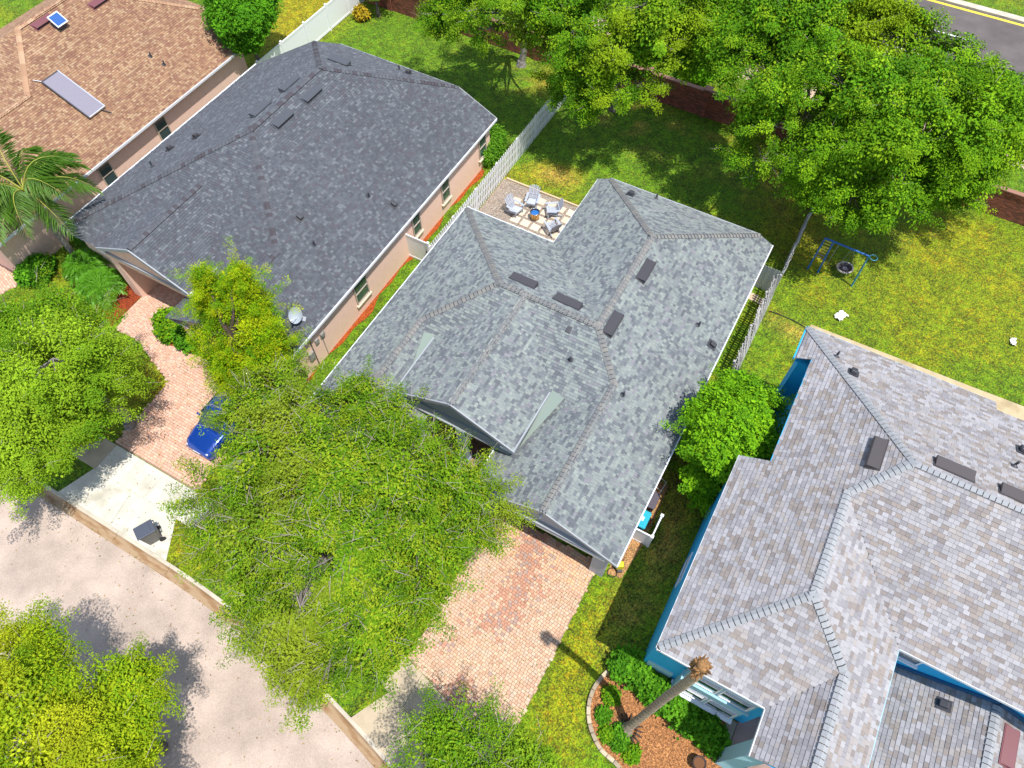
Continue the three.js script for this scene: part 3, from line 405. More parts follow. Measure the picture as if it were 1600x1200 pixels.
// ---- blue house on the right
const blueHouse = thing('house', 'bright blue house under a pale grey and beige shingle roof', 'house');
{
  const pk = [6.96, 8.02, -15.56], J = [5.5, 7.23, -13.84], J2 = [5.5, 7.23, -9.9], J3 = [7.26, 6.35, -8.34], eG = [7.26, 6.35, -4.6], vE = [8.81, 5.58, -10.26], cB = [2.36, 5.54, -21.52];
  const faces = [
    [[1.92, 5.3, -6.47], [1.92, 5.3, -14.53], [3.0, 5.88, -14.53], [3.0, 5.88, -19.71], [2.36, 5.54, -19.71], cB, pk, J, J2],
    [cB, pk, [17.25, 8.02, -15.56], [17.25, 5.77, -20.98], [9.99, 5.77, -20.98], [9.99, 5.54, -21.52]],
    [J2, J, vE, [8.81, 5.58, -4.6], eG, J3],
    [[1.92, 5.3, -6.47], [5.7, 5.3, -6.47], J3, J2],
    [[5.7, 5.3, -6.47], [5.7, 5.3, -4.9], [7.26, 6.35, -4.9], J3],
    [J, pk, [17.25, 8.02, -15.56], [17.25, 5.58, -10.26], vE],
    [[12.75, 4.0, -10.76], [12.75, 4.0, -3], [9.3, 2.62, -3], [9.3, 2.62, -10.76]], [[12.75, 4.0, -10.76], [12.75, 4.0, -3], [16.2, 2.62, -3], [16.2, 2.62, -10.76]]];
  const pal = [[0.337, 0.327, 0.342, 5], [0.289, 0.280, 0.293, 4], [0.245, 0.234, 0.248, 3], [0.256, 0.222, 0.202, 2.8], [0.311, 0.284, 0.275, 2.5], [0.218, 0.191, 0.182, 1.8]];
  shingleRoof(blueHouse, 'roof', faces, pal, { seed: 404, e: 0.15, w0: 0.11, w1: 0.16, deck: [0.23, 0.225, 0.235], solo: true, cap: [[0.31, 0.322, 0.34], [0.295, 0.305, 0.32], [0.325, 0.332, 0.345]], ridges: [[cB, pk], [pk, [17.25, 8.02, -15.56]], [J, pk], [J2, J], [[1.92, 5.3, -6.47], J2], [J3, J2], [eG, J3], [[12.75, 4.0, -3], [12.75, 4.0, -10.6]]] });
  const blue = mat(lin(0.012, 0.43, 0.78), 0.75, { map: stucco }), paleBlue = mat(lin(0.30, 0.52, 0.60), 0.7), deepBlue = mat(lin(0.01, 0.09, 0.20), 0.7);
  for (const [a, b, m] of [[[1.9, 5.3, -6.47], [1.9, 5.3, -14.53], whiteTrim], [[2.33, 5.54, -19.71], [2.33, 5.54, -21.52], blue], [[2.97, 5.88, -14.53], [2.97, 5.88, -19.71], blue], [[1.92, 5.3, -6.44], [5.7, 5.3, -6.44], whiteTrim], [[5.67, 5.3, -6.47], [5.67, 5.3, -4.9], whiteTrim], [[2.36, 5.54, -21.54], [9.99, 5.54, -21.54], paleBlue], [[8.84, 5.58, -10.26], [8.84, 5.58, -4.9], paleBlue], [[8.81, 5.58, -10.23], [17.25, 5.58, -10.23], whiteTrim]]) part('fascia', edge(a, b, 0.05, 0.14), m, blueHouse);
  part('wall', slab([[1.98, -6.87], [1.98, -14.3], [3.22, -14.3], [3.22, -19.9], [2.6, -19.9], [2.6, -21.2], [17.2, -21.2], [17.2, -10.75], [8.45, -10.75], [8.45, -7.4], [6.25, -7.4], [6.25, -6.87]], 0, 5.22), blue, blueHouse);
  part('wall', slab([[3.22, -14.5], [3.22, -19.7], [3.5, -19.7], [3.5, -14.5]], 5.22, 5.84), blue, blueHouse);
  part('soffit', slab([[1.96, -6.5], [1.96, -14.5], [3.3, -14.5], [3.3, -19.8], [2.45, -19.8], [2.45, -21.45], [17.2, -21.45], [17.2, -10.35], [8.75, -10.35], [8.75, -4.95], [5.75, -4.95], [5.75, -6.5]], 5.225, 5.255), blue, blueHouse);
  part('trim_or_sun_patch', beam([9.4, 2.74, -10.71], [12.75, 4.08, -10.71], 0.06, 0.3), deepBlue, blueHouse); part('trim_or_sun_patch', beam([12.75, 4.08, -10.71], [16.2, 2.74, -10.71], 0.06, 0.3), deepBlue, blueHouse);
  win(blueHouse, 9.55, 4.3, -10.74, 0, 1.2, 1.1, whiteTrim, whiteTrim, 1); part('flashing', slab([[8.9, -10.7], [9.75, -10.7], [9.75, -9.6], [9.4, -8.9], [8.9, -8.9]], 2.78, 2.84), mat(lin(0.30, 0.27, 0.22), 0.6), blueHouse);
  // two-storey box bay with banded windows
  part('bay', bx(2.35, 4.6, 0.34, 4.45, 2.9, -6.72), paleBlue, blueHouse, 'pale blue box bay with banded windows on both floors');
  for (const [x, y] of [[3.9, 3.95], [5.02, 3.95], [3.9, 1.75], [5.02, 1.75]]) { const h = 1.15, z = -6.54, f = part('window', merge([bx(1.02, 0.06, 0.05, x, y + h / 2, z), bx(1.02, 0.06, 0.05, x, y - h / 2, z), bx(0.05, h, 0.05, x - 0.5, y, z), bx(0.05, h, 0.05, x + 0.5, y, z), bx(0.97, 0.035, 0.04, x, y + h * 0.12, z), bx(0.97, 0.035, 0.04, x, y + h * 0.3, z)]), whiteTrim, blueHouse); part('pane', bx(0.96, h - 0.06, 0.02, x, y, z - 0.01), glass, f); }
  part('sill', rbx(2.5, 0.1, 0.42, 0.01, 4.45, 0.95, -6.62), whiteTrim, blueHouse); part('sill', rbx(2.5, 0.1, 0.36, 0.01, 4.45, 3.2, -6.62), paleBlue, blueHouse);
  part('trim_or_sun_patch', bx(1.0, 1.2, 0.04, 2.6, 1.1, -6.85), paleBlue, blueHouse, 'pale blue patch painted for sunlight on the wall below the corner');  // no board here: paler colour paints the sunlit wall below the eave shadow
  // entry: lapped pillar, beam, floor
  const pillar = part('pillar', bx(0.5, 5.1, 0.5, 6.08, 2.55, -5.35), paleBlue, blueHouse, 'square pillar clad in pale lapped boards');
  for (let i = 0; i < 25; i++) part('board', bx(0.53, 0.19, 0.53, 6.08, 0.12 + i * 0.205, -5.35, 0, 0.03, -0.03), paleBlue, pillar);
  part('porch_beam', bx(0.3, 0.5, 1.6, 6.08, 4.95, -6.35), blue, blueHouse);
  part('porch_floor', slab([[6.1, -7.38], [8.4, -7.38], [8.4, -4.6], [6.4, -4.6], [6.4, -5.7], [6.1, -5.7]], 0, 0.06), mat(lin(0.44, 0.30, 0.28), 0.9, { map: concreteTex }), blueHouse); part('porch_step', slab([[5.7, -6.8], [6.08, -6.8], [6.08, -5.7], [5.7, -5.7]], 0, 0.05), mat(lin(0.50, 0.42, 0.36), 0.9, { map: concreteTex }), blueHouse);
  part('gable', triWall([5.95, 5.27, -5.2], [8.7, 5.27, -5.2], [7.26, 6.2, -5.2], 0.1), blue, blueHouse);
  part('window', merge([bx(0.05, 1.2, 0.06, 1.96, 1.7, -10.1), bx(0.05, 1.2, 0.06, 1.96, 1.7, -11.3), bx(0.05, 0.06, 1.2, 1.96, 2.3, -10.7), bx(0.05, 0.06, 1.2, 1.96, 1.1, -10.7)]), whiteTrim, blueHouse); part('window_pane', bx(0.02, 1.14, 1.14, 1.975, 1.7, -10.7), glass, blueHouse);
}
// ---- things fixed to the roofs
const ventGeo = (() => { const s = new THREE.Shape([[0, 0], [0.42, 0], [0.42, 0.17], [0.36, 0.2], [0, 0.03]].map((p) => new THREE.Vector2(...p))); const g = new THREE.ExtrudeGeometry(s, { depth: 1.25, bevelEnabled: true, bevelSize: 0.01, bevelThickness: 0.01, bevelSegments: 1 }); g.translate(-0.21, 0, -0.625); g.rotateY(-Math.PI / 2); return g; })(); // opens downslope
const flangeGeo = rbx(1.36, 0.012, 0.52, 0.005, 0, 0.02, 0);
function onRoof(o, p, n) { const N = V(...n).normalize(), down = V(N.x, 0, N.z).normalize(), x = V(0, 1, 0).cross(down).normalize(), z = x.clone().cross(N); o.quaternion.setFromRotationMatrix(new THREE.Matrix4().makeBasis(x, N, z)); o.position.set(...p).addScaledVector(N, 0.02); return o; }
function roofVent(p, n, m, label, group) { const t = thing('roof_vent', label, 'roof vent', p, 0, group); part('hood', ventGeo, m, t); part('flange', flangeGeo, m, t); part('grille', bx(1.2, 0.12, 0.01, 0, 0.1, 0.225), blackRubber, t); return onRoof(t, p, n); }
function pipeVent(p, n, label, big, group) { const t = thing('vent_pipe', label, 'vent pipe', p, 0, group); if (big) { part('hood', new RoundedBoxGeometry(0.24, 0.16, 0.3, 2, 0.04).translate(0, 0.1, 0), darkSteel, t); part('flange', bx(0.42, 0.012, 0.46, 0, 0.02, 0), darkSteel, t); } else { part('pipe', new THREE.CylinderGeometry(0.045, 0.045, 0.3, 10).rotateX(-0.45).translate(0, 0.14, 0), darkSteel, t); part('collar', new THREE.ConeGeometry(0.12, 0.09, 12).translate(0, 0.05, 0), darkSteel, t); } return onRoof(t, p, n); }
{
  const charcoal = mat(lin(0.05, 0.048, 0.056), 0.6), slateV = mat(lin(0.075, 0.08, 0.095), 0.6), bronze = mat(lin(0.065, 0.055, 0.057), 0.5), maroon = mat(lin(0.19, 0.065, 0.075), 0.6);
  roofVent([-5.0, 4.92, -21.49], [0.48, 1, 0], charcoal, 'charcoal vent below the long ridge, towards the swing-set side of the grey-green roof'); roofVent([-5.04, 4.94, -18.03], [0.48, 1, 0], charcoal, 'charcoal vent by the ridge junction on the wide sunny slope of the grey-green roof');
  roofVent([-9.62, 4.76, -18.35], [0, 1, -0.455], charcoal, 'charcoal vent behind the head of the porch gable ridge, facing the patio'); roofVent([-7.3, 4.84, -18.2], [0, 1, -0.455], charcoal, 'charcoal vent behind the cross ridge, close to the valley above the patio');
  pipeVent([-0.95, 2.97, -20.61], [0.48, 1, 0], 'dark hooded vent near the gutter of the wide grey-green slope', true); pipeVent([-1.9, 3.43, -20.99], [0.48, 1, 0], 'thin vent pipe upslope of the hooded vent on the wide grey-green slope'); pipeVent([-6.58, 4.74, -16.95], [0, 1, 0.45], 'dark hooded vent below the cross ridge beside the porch gable', true); pipeVent([-5.92, 4.41, -15.84], [0, 1, 0.45], 'thin vent pipe below the hooded vent beside the porch gable'); pipeVent([-3.3, 4.1, -15.5], [0.48, 1, 0], 'thin vent pipe by the hip above the garage roof');
  pipeVent([-7.99, 3.6, -27.0], [0, 1, -0.44], 'dark hooded vent on the back hip of the grey-green roof', true); pipeVent([-6.8, 3.27, -27.7], [0, 1, -0.44], 'thin vent pipe near the back eave of the grey-green roof');
  roofVent([5.93, 7.46, -15.62], [-0.54, 1, 0], bronze, 'dark bronze vent on the side slope of the pale grey roof'); roofVent([8.27, 7.82, -16.04], [0, 1, -0.417], bronze, 'dark bronze vent behind the pale ridge beside the roof peak'); roofVent([10.4, 7.80, -16.08], [0, 1, -0.417], bronze, 'dark bronze vent behind the pale ridge, farther from the peak, by a vent pipe'); roofVent([13.35, 3.76, -9.6], [0.4, 1, 0], maroon, 'maroon vent on the low roof beside the blue clerestory wall').rotateY(0);
  pipeVent([3.75, 6.14, -20.09], [0, 1, -0.417], 'thin dark vent pipe by the back hip corner of the pale grey roof'); pipeVent([4.5, 6.41, -19.42], [0, 1, -0.417], 'dark hooded vent on the back slope of the pale grey roof', true); pipeVent([10.73, 6.63, -18.9], [0, 1, -0.417], 'dark hooded vent above the back eave jog of the pale roof', true); pipeVent([10.37, 7.11, -17.75], [0, 1, -0.417], 'thin vent pipe between the bronze vents and the back eave jog'); pipeVent([11.4, 3.46, -10.0], [-0.4, 1, 0], 'dark hooded vent on the low roof under the blue wall', true);
  roofVent([-24.71, 6.2, -22.89], [0.477, 1, 0], slateV, 'slate vent below the main dark ridge on the sunny side, farther from the street'); roofVent([-24.76, 6.22, -20.59], [0.477, 1, 0], slateV, 'slate vent below the main dark ridge on the sunny side, nearer the street'); roofVent([-26.38, 6.0, -23.17], [-0.477, 1, 0], slateV, 'slate vent behind the main dark ridge, farther from the street'); roofVent([-26.45, 5.97, -20.87], [-0.477, 1, 0], slateV, 'slate vent behind the main dark ridge, nearer the street'); roofVent([-25.69, 5.6, -26.47], [0, 1, -0.496], slateV, 'slate vent on the back hip of the dark roof');
  pipeVent([-18.56, 3.26, -20.68], [0.477, 1, 0], 'black hooded vent above the gate on the dark roof', true); pipeVent([-21.21, 4.52, -16.74], [0.477, 1, 0], 'black hooded vent near the middle of the dark sunny slope', true); pipeVent([-19.67, 3.79, -20.12], [0.477, 1, 0], 'thin vent pipe upslope of the black hooded vent near the gate'); pipeVent([-19.99, 3.94, -16.03], [0.477, 1, 0], 'thin vent pipe on the dark roof between hooded vent and dish'); pipeVent([-29.88, 4.31, -18.9], [-0.477, 1, 0], 'black hooded vent on the shaded side of the dark roof, upper one', true); pipeVent([-31.19, 3.68, -17.93], [-0.477, 1, 0], 'black hooded vent on the shaded side of the dark roof, near its gutter', true); pipeVent([-30.86, 3.84, -16.37], [-0.477, 1, 0], 'thin vent pipe on the shaded side of the dark roof'); pipeVent([-22.92, 4.35, -28.9], [0, 1, -0.496], 'black hooded vent near the back eave of the dark roof', true); pipeVent([-23.53, 4.36, -28.85], [0, 1, -0.496], 'thin vent pipe near the back eave of the dark roof');
  roofVent([-41.9, 6.2, -20.6], [0.4865, 1, 0], maroon, 'maroon vent below the tan ridge, close to the hip'); roofVent([-41.2, 5.86, -23.95], [0.4865, 1, 0], maroon, 'maroon vent on the tan roof towards the back hip');
  pipeVent([-37.45, 4.04, -23.16], [0.4865, 1, 0], 'brown vent pipe on the tan roof, upper of two'); pipeVent([-36.7, 3.68, -23.28], [0.4865, 1, 0], 'brown vent pipe on the tan roof, nearer the gutter');
  // solar water panel and solar attic fan on the tan roof
  const sp = thing('solar_water_heater', 'grey solar water heater in a metal frame on the tan roof', 'solar heater'); const al = mat(lin(0.7, 0.72, 0.75), 0.35, { metalness: 0.8 }), cell = phys(lin(0.24, 0.22, 0.27), 0.35, { clearcoat: 0.6 });
  part('collector', bx(1.08, 0.05, 2.92, 0, 0.14, 0), cell, sp); for (const s of [-1, 1]) { part('frame', bx(0.06, 0.1, 3.04, s * 0.57, 0.13, 0), s > 0 ? al : darkSteel, sp); part('frame', bx(1.08, 0.1, 0.06, 0, 0.13, s * 1.49), s > 0 ? al : darkSteel, sp); } for (let i = 0; i < 7; i++) part('tube', bx(0.012, 0.012, 2.9, -0.45 + i * 0.15, 0.17, 0), mat(lin(0.3, 0.28, 0.33), 0.4), sp); part('pipe', bar([0.3, 0.1, 1.5], [0.55, 0.05, 1.95], 0.03), darkSteel, sp); part('pipe', bar([-0.5, 0.1, -1.5], [-0.75, 0.05, -1.9], 0.03), al, sp);
  onRoof(sp, [-38.12, 4.37, -18.1], [0.4865, 1, 0]);
  const fan = thing('solar_fan', 'small solar attic fan with a blue cell in a white frame', 'attic fan'); part('base', new THREE.CylinderGeometry(0.3, 0.36, 0.18, 20).translate(0, 0.09, 0), darkSteel, fan); part('cell', bx(0.62, 0.03, 0.62, 0, 0.42, 0, 0, 0.15), phys(lin(0.03, 0.11, 0.36), 0.15, { clearcoat: 1 }), fan); for (const s of [-1, 1]) { part('frame', bx(0.06, 0.05, 0.74, s * 0.34, 0.42, 0, 0, 0.15), whiteTrim, fan); part('frame', bx(0.62, 0.05, 0.06, 0, 0.42 - s * 0.05, s * 0.34, 0, 0.15), whiteTrim, fan); } part('post', bar([0, 0.1, 0], [0, 0.42, 0], 0.05), darkSteel, fan); onRoof(fan, [-41.36, 5.94, -21.09], [0.4865, 1, 0]);
  // satellite dish
  const ds = thing('satellite_dish', 'pale grey satellite dish near the gutter of the dark roof', 'satellite dish', [-18.21, 3.1, -12.53], 0.5); const dishG = new THREE.SphereGeometry(0.62, 24, 8, 0, Math.PI * 2, 0, 0.62); dishG.translate(0, -0.62, 0); dishG.scale(0.85, 1, 1.1); dishG.rotateX(Math.PI); dishG.rotateX(0.7); dishG.rotateZ(-0.25); dishG.translate(-0.18, 0.5, 0.1);
  part('reflector', dishG, mat(lin(0.33, 0.38, 0.43), 0.6), ds); part('mast', merge([bar([0.05, 0, -0.05], [0.02, 0.5, -0.05], 0.025), bar([0.02, 0.5, -0.05], [-0.12, 0.5, 0.0], 0.03)]), whiteTrim, ds); part('feed_arm', merge([bar([-0.12, 0.42, 0.2], [-0.2, 0.75, 0.62], 0.015), bx(0.08, 0.08, 0.12, -0.2, 0.77, 0.62)]), whiteTrim, ds); part('foot', bx(0.2, 0.02, 0.26, 0.05, 0.02, -0.05, 0, 0, -0.44), greyTrim, ds);
}
// ---------------------------------------------------------------- fences and walls
const vinyl = mat(lin(0.86, 0.87, 0.89), 0.45), weathered = mat(lin(0.46, 0.44, 0.45), 0.85), weathered2 = mat(lin(0.56, 0.54, 0.54), 0.85);
const picketGeo = (w, h, t) => { const s = new THREE.Shape([[-w / 2, 0], [w / 2, 0], [w / 2, h - w * 0.6], [0, h], [-w / 2, h - w * 0.6]].map((p) => new THREE.Vector2(...p))); return new THREE.ExtrudeGeometry(s, { depth: t, bevelEnabled: true, bevelSize: 0.003, bevelThickness: 0.003, bevelSegments: 1 }); };
function picketFence(label, x, z0, z1, h, pitch, w, mats, seed, lean = 0) { // runs along z at x
  const f = thing('picket_fence', label, 'fence', [x, 0, z0]), L = Math.abs(z1 - z0), s = Math.sign(z1 - z0), g = picketGeo(w, h, 0.02).rotateY(Math.PI / 2), r = rng(seed);
  for (let d = 0.1; d < L; d += pitch) { const m = part('picket', g, mats[Math.floor(r() * mats.length)], f); m.position.set(0, 0.03 + (r() - 0.5) * 0.02, s * d); m.rotation.x = (r() - 0.5) * 0.02; m.rotation.z = (r() - 0.5) * lean; }
  for (const y of [0.3, h * 0.5, h - 0.35]) part('rail', bx(0.05, 0.09, L, -0.04, y, s * L / 2), mats[0], f);
  for (let d = 0; d <= L + 0.1; d += 2.4) { const p = part('post', bx(0.1, h - 0.15, 0.1, -0.07, (h - 0.15) / 2, s * Math.min(d, L)), mats[0], f); part('post_cap', new THREE.ConeGeometry(0.085, 0.08, 4).rotateY(Math.PI / 4).translate(-0.07, h - 0.11, s * Math.min(d, L)), mats[0], p); }
  return f;
}
picketFence('tall white vinyl picket fence between the pink house and the gravel patio', -16.3, -20.4, -36.6, 1.75, 0.19, 0.095, [vinyl], 1);
picketFence('weathered grey picket fence beside the swing lawn, ending at the gate', 0.62, -27.6, -38.6, 1.7, 0.125, 0.09, [weathered, weathered2], 2, 0.06);
picketFence('leaning weathered grey picket fence between the grey-green roof and the leafy shrub', 0.66, -21.4, -27.45, 1.7, 0.155, 0.09, [weathered, weathered2], 3, 0.12).rotation.z = 0.2;
{ const g = thing('wooden_gate', 'grey-green boarded side gate across the gap by the leaning picket fence', 'gate', [-0.4, 0, -27.6]); const m = [mat(lin(0.34, 0.36, 0.33), 0.85), mat(lin(0.28, 0.31, 0.30), 0.85)], gg = picketGeo(0.135, 1.75, 0.022); for (let i = 0; i < 7; i++) { const b = part('board', gg, m[i % 2], g); b.position.set(0.05 + i * 0.15, 0.04, 0); } part('rail', bx(1.05, 0.09, 0.04, 0.5, 0.4, -0.03), m[1], g); part('rail', bx(1.05, 0.09, 0.04, 0.5, 1.35, -0.03), m[1], g); }
{ const g = thing('vinyl_gate', 'solid white vinyl gate panel between the pink wall and the picket fence', 'gate', [-17.98, 0, -20.35]); part('panel', bx(1.44, 1.55, 0.03, 0.78, 0.9, 0), vinyl, g); for (const y of [0.12, 1.72]) part('rail', bx(1.5, 0.13, 0.06, 0.78, y, 0), vinyl, g); for (const x of [0.02, 1.56]) { part('post', bx(0.12, 1.85, 0.12, x, 0.925, 0), vinyl, g); part('post_cap', new THREE.ConeGeometry(0.1, 0.09, 4).rotateY(Math.PI / 4).translate(x, 1.9, 0), vinyl, g); } part('hinge', bx(0.03, 0.1, 0.04, 0.1, 1.2, 0.07), darkSteel, g); part('latch', bx(0.05, 0.12, 0.05, 1.42, 1.1, 0.05), darkSteel, g); }
{ const f = thing('vinyl_fence', 'tall solid white vinyl privacy fence behind the slate roof', 'fence', [-34.25, 0, -28]); for (let i = 0; i < 5; i++) { const z = -i * 2.4; const p = part('panel', bx(0.03, 1.6, 2.28, 0, 0.95, z - 1.2), vinyl, f); part('rail', bx(0.06, 0.14, 2.28, 0, 1.76, z - 1.2), vinyl, p); part('rail', bx(0.06, 0.14, 2.28, 0, 0.12, z - 1.2), vinyl, p); } for (let i = 0; i <= 5; i++) { const q = part('post', bx(0.13, 1.9, 0.13, 0, 0.95, -i * 2.4), vinyl, f); part('post_cap', new THREE.ConeGeometry(0.11, 0.1, 4).rotateY(Math.PI / 4).translate(0, 1.95, -i * 2.4), vinyl, q); } }
{ // brick boundary wall
  const brickTex = texture(1024, 1.92, (x, y) => { const row = Math.floor(y * 24), fy = y * 24 - row, bx0 = x * 8 + (row % 2) * 0.5, c = Math.floor(bx0), fx = bx0 - c; const joint = fx < 0.05 || fy < 0.14; const k = 0.75 + 0.5 * NP[(c % 8) * 131 + row * 977]; const n = 0.9 + 0.2 * (vn(x * 200, y * 200, 200) - 0.5); return joint ? [0.56, 0.46, 0.41] : [0.60 * k * n, 0.31 * k * n, 0.24 * k * n]; });
  const brickBump = texture(512, 1.92, grey((x, y) => { const row = Math.floor(y * 24), fy = y * 24 - row, b = x * 8 + (row % 2) * 0.5, fx = b - Math.floor(b); return fx < 0.05 || fy < 0.14 ? 0 : 1; }), false);
  const bm = mat(lin(1, 1, 1), 0.9, { map: brickTex, bumpMap: brickBump, bumpScale: 0.012 }), coping = mat(lin(0.42, 0.22, 0.17), 0.9, { map: concreteTex });
  const uvBox = (w, h, d, x, y, z) => { const g = bx(w, h, d, x, y, z), p = g.attributes.position, n = g.attributes.normal, uv = g.attributes.uv; for (let i = 0; i < p.count; i++) { const nx = Math.abs(n.getX(i)), ny = Math.abs(n.getY(i)); uv.setXY(i, nx > 0.5 ? p.getZ(i) : p.getX(i), ny > 0.5 ? p.getZ(i) : p.getY(i)); } return g; };
  const w = thing('brick_wall', 'red brick boundary wall with piers along the back lawns', 'wall', [0, 0, -39.4]);
  for (let x = -72; x < 40; x += 4) { part('panel', uvBox(3.6, 1.75, 0.2, x + 2, 0.875, 0), bm, w); part('coping', rbx(3.6, 0.07, 0.3, 0.015, x + 2, 1.785, 0), coping, w); const p = part('pier', uvBox(0.4, 1.9, 0.4, x, 0.95, 0), bm, w); part('cap', rbx(0.5, 0.09, 0.5, 0.02, x, 1.945, 0), coping, p); }
}
// ---------------------------------------------------------------- yard things
function adirondack() { // faces +z
  const t = thing('garden_chair', 'grey slatted garden chair at the head of the fire pit, back to the timber edge', 'chair', [0, 0, 0], 0, 'four slatted chairs around the fire pit'); const m = mat(lin(0.40, 0.43, 0.50), 0.6), g2 = mat(lin(0.46, 0.49, 0.56), 0.6);
  for (let i = 0; i < 6; i++) part('seat_slat', rbx(0.52, 0.022, 0.082, 0.006, 0, 0, 0), i % 2 ? m : g2, t).position.set(0, 0.37 - i * 0.025 - 0.0, 0.28 - i * 0.09), t.children[t.children.length - 1].rotation.x = 0.27;
  for (let i = 0; i < 6; i++) { const h = 0.74 + 0.12 * Math.cos((i - 2.5) * 0.55), b = part('back_slat', rbx(0.078, h, 0.022, 0.006, 0, h / 2, 0), i % 2 ? m : g2, t); b.position.set((i - 2.5) * 0.088, 0.24, -0.22); b.rotation.x = -0.42; b.rotation.z = -(i - 2.5) * 0.035; }
  for (const s of [-1, 1]) { const a = part('armrest', rbx(0.13, 0.025, 0.74, 0.01, s * 0.34, 0.56, 0.02), m, t); part('leg', bx(0.035, 0.56, 0.09, s * 0.3, 0.28, 0.3), m, t); part('leg', beam([s * 0.28, 0.36, 0.36], [s * 0.28, 0.06, -0.5], 0.035, 0.1), m, t); a.userData = {}; }
  part('brace', bx(0.66, 0.05, 0.03, 0, 0.52, -0.33), m, t); part('apron', bx(0.56, 0.12, 0.03, 0, 0.33, 0.335), m, t); return t;
}
{
  const c = adirondack(); c.position.set(-13.72, 0.05, -27.1); c.rotation.y = 0.25;
  copy(c, [-14.3, 0.05, -26.05], 1.35, 'grey slatted chair on the fence side of the fire pit'); copy(c, [-12.35, 0.05, -27.0], -0.95, 'grey slatted chair in side view, between fire pit and timber edge'); copy(c, [-11.75, 0.05, -25.85], -2.2, 'grey slatted chair with its back to the house wall, opposite the fence');
  const fp = thing('fire_pit', 'round brass-coloured fire pit with blue glass inside, amid the chairs', 'fire pit', [-13.12, 0.03, -26.25]); part('drum', new THREE.CylinderGeometry(0.27, 0.25, 0.46, 28, 1, true).translate(0, 0.26, 0), phys(lin(0.50, 0.31, 0.12), 0.3, { metalness: 0.9 }), fp); part('rim', new THREE.TorusGeometry(0.27, 0.02, 8, 28).rotateX(Math.PI / 2).translate(0, 0.49, 0), phys(lin(0.6, 0.6, 0.62), 0.2, { metalness: 1 }), fp); part('glass_bed', new THREE.SphereGeometry(0.25, 20, 8, 0, Math.PI * 2, 0, Math.PI / 2).scale(1, 0.25, 1).translate(0, 0.38, 0), phys(lin(0.03, 0.16, 0.5), 0.1, { clearcoat: 1 }), fp); part('base', new THREE.CylinderGeometry(0.27, 0.28, 0.04, 28).translate(0, 0.03, 0), darkSteel, fp);
}
function wheelieBin(label, body, lid, pos, turn) { // front faces +z, wheels at the back
  const t = thing('wheelie_bin', label, 'wheelie bin', pos, turn); const g = new RoundedBoxGeometry(1, 1, 1, 3, 0.06); const p = g.attributes.position; for (let i = 0; i < p.count; i++) { const k = 0.80 + 0.2 * (p.getY(i) + 0.5); p.setXYZ(i, p.getX(i) * 0.58 * k, (p.getY(i) + 0.5) * 0.96 + 0.05, p.getZ(i) * 0.7 * k); } g.computeVertexNormals();
  part('body', g, body, t); const l = part('lid', new RoundedBoxGeometry(0.63, 0.07, 0.78, 3, 0.03).translate(0, 1.05, 0), lid, t); part('lid_ridge', rbx(0.42, 0.03, 0.5, 0.012, 0, 1.095, 0.02), lid, l); part('lid_lip', rbx(0.6, 0.05, 0.05, 0.015, 0, 1.03, 0.38), lid, l);
  part('handle', merge([bar([-0.25, 0.98, -0.43], [0.25, 0.98, -0.43], 0.018), bx(0.04, 0.05, 0.12, -0.24, 0.98, -0.38), bx(0.04, 0.05, 0.12, 0.24, 0.98, -0.38)]), lid, t); part('axle', bar([-0.3, 0.13, -0.29], [0.3, 0.13, -0.29], 0.014), darkSteel, t); for (const s of [-1, 1]) part('wheel', new THREE.CylinderGeometry(0.13, 0.13, 0.05, 18).rotateZ(Math.PI / 2).translate(s * 0.31, 0.13, -0.29), blackRubber, t); part('catch_bar', bar([-0.2, 0.62, 0.33], [0.2, 0.62, 0.33], 0.015), lid, t);
  return t;
}
wheelieBin('charcoal wheelie bin standing on the white concrete apron', mat(lin(0.13, 0.125, 0.125), 0.5), mat(lin(0.075, 0.085, 0.12), 0.4), [-18.62, 0.02, -1.42], -0.45);
{ const b = wheelieBin('turquoise wheelie bin with a white lid label, by the garage wall', mat(lin(0.02, 0.36, 0.48), 0.45), mat(lin(0.015, 0.40, 0.53), 0.4), [-0.42, 0.02, -12.15], 0); part('lid_label', bx(0.26, 0.004, 0.2, -0.02, 1.113, 0.02), mat(lin(0.75, 0.85, 0.82), 0.6), b); }
wheelieBin('black wheelie bin beside the turquoise one', mat(lin(0.05, 0.045, 0.05), 0.5), mat(lin(0.10, 0.085, 0.11), 0.4), [-0.42, 0.02, -13.15], 0.04);
{ // bin screen
  const f = thing('bin_screen', 'short white-capped vinyl screen around the bins', 'fence', [0, 0, 0]); const pm = vinyl; part('panel', bx(1.02, 1.1, 0.03, -0.25, 0.6, -11.55), pm, f); part('panel', bx(0.03, 1.1, 1.0, 0.3, 0.6, -12.08), vinyl, f); part('rail', bx(1.02, 0.08, 0.06, -0.25, 1.18, -11.55), vinyl, f); part('rail', bx(0.06, 0.08, 1.05, 0.3, 1.18, -12.08), vinyl, f); part('rail', bx(1.02, 0.06, 0.05, -0.25, 0.06, -11.55), vinyl, f); for (const z of [-11.55, -12.62]) { const p = part('post', bx(0.12, 1.25, 0.12, 0.3, 0.625, z), vinyl, f); part('post_cap', new THREE.ConeGeometry(0.1, 0.08, 4).rotateY(Math.PI / 4).translate(0.3, 1.29, z), vinyl, p); }
}
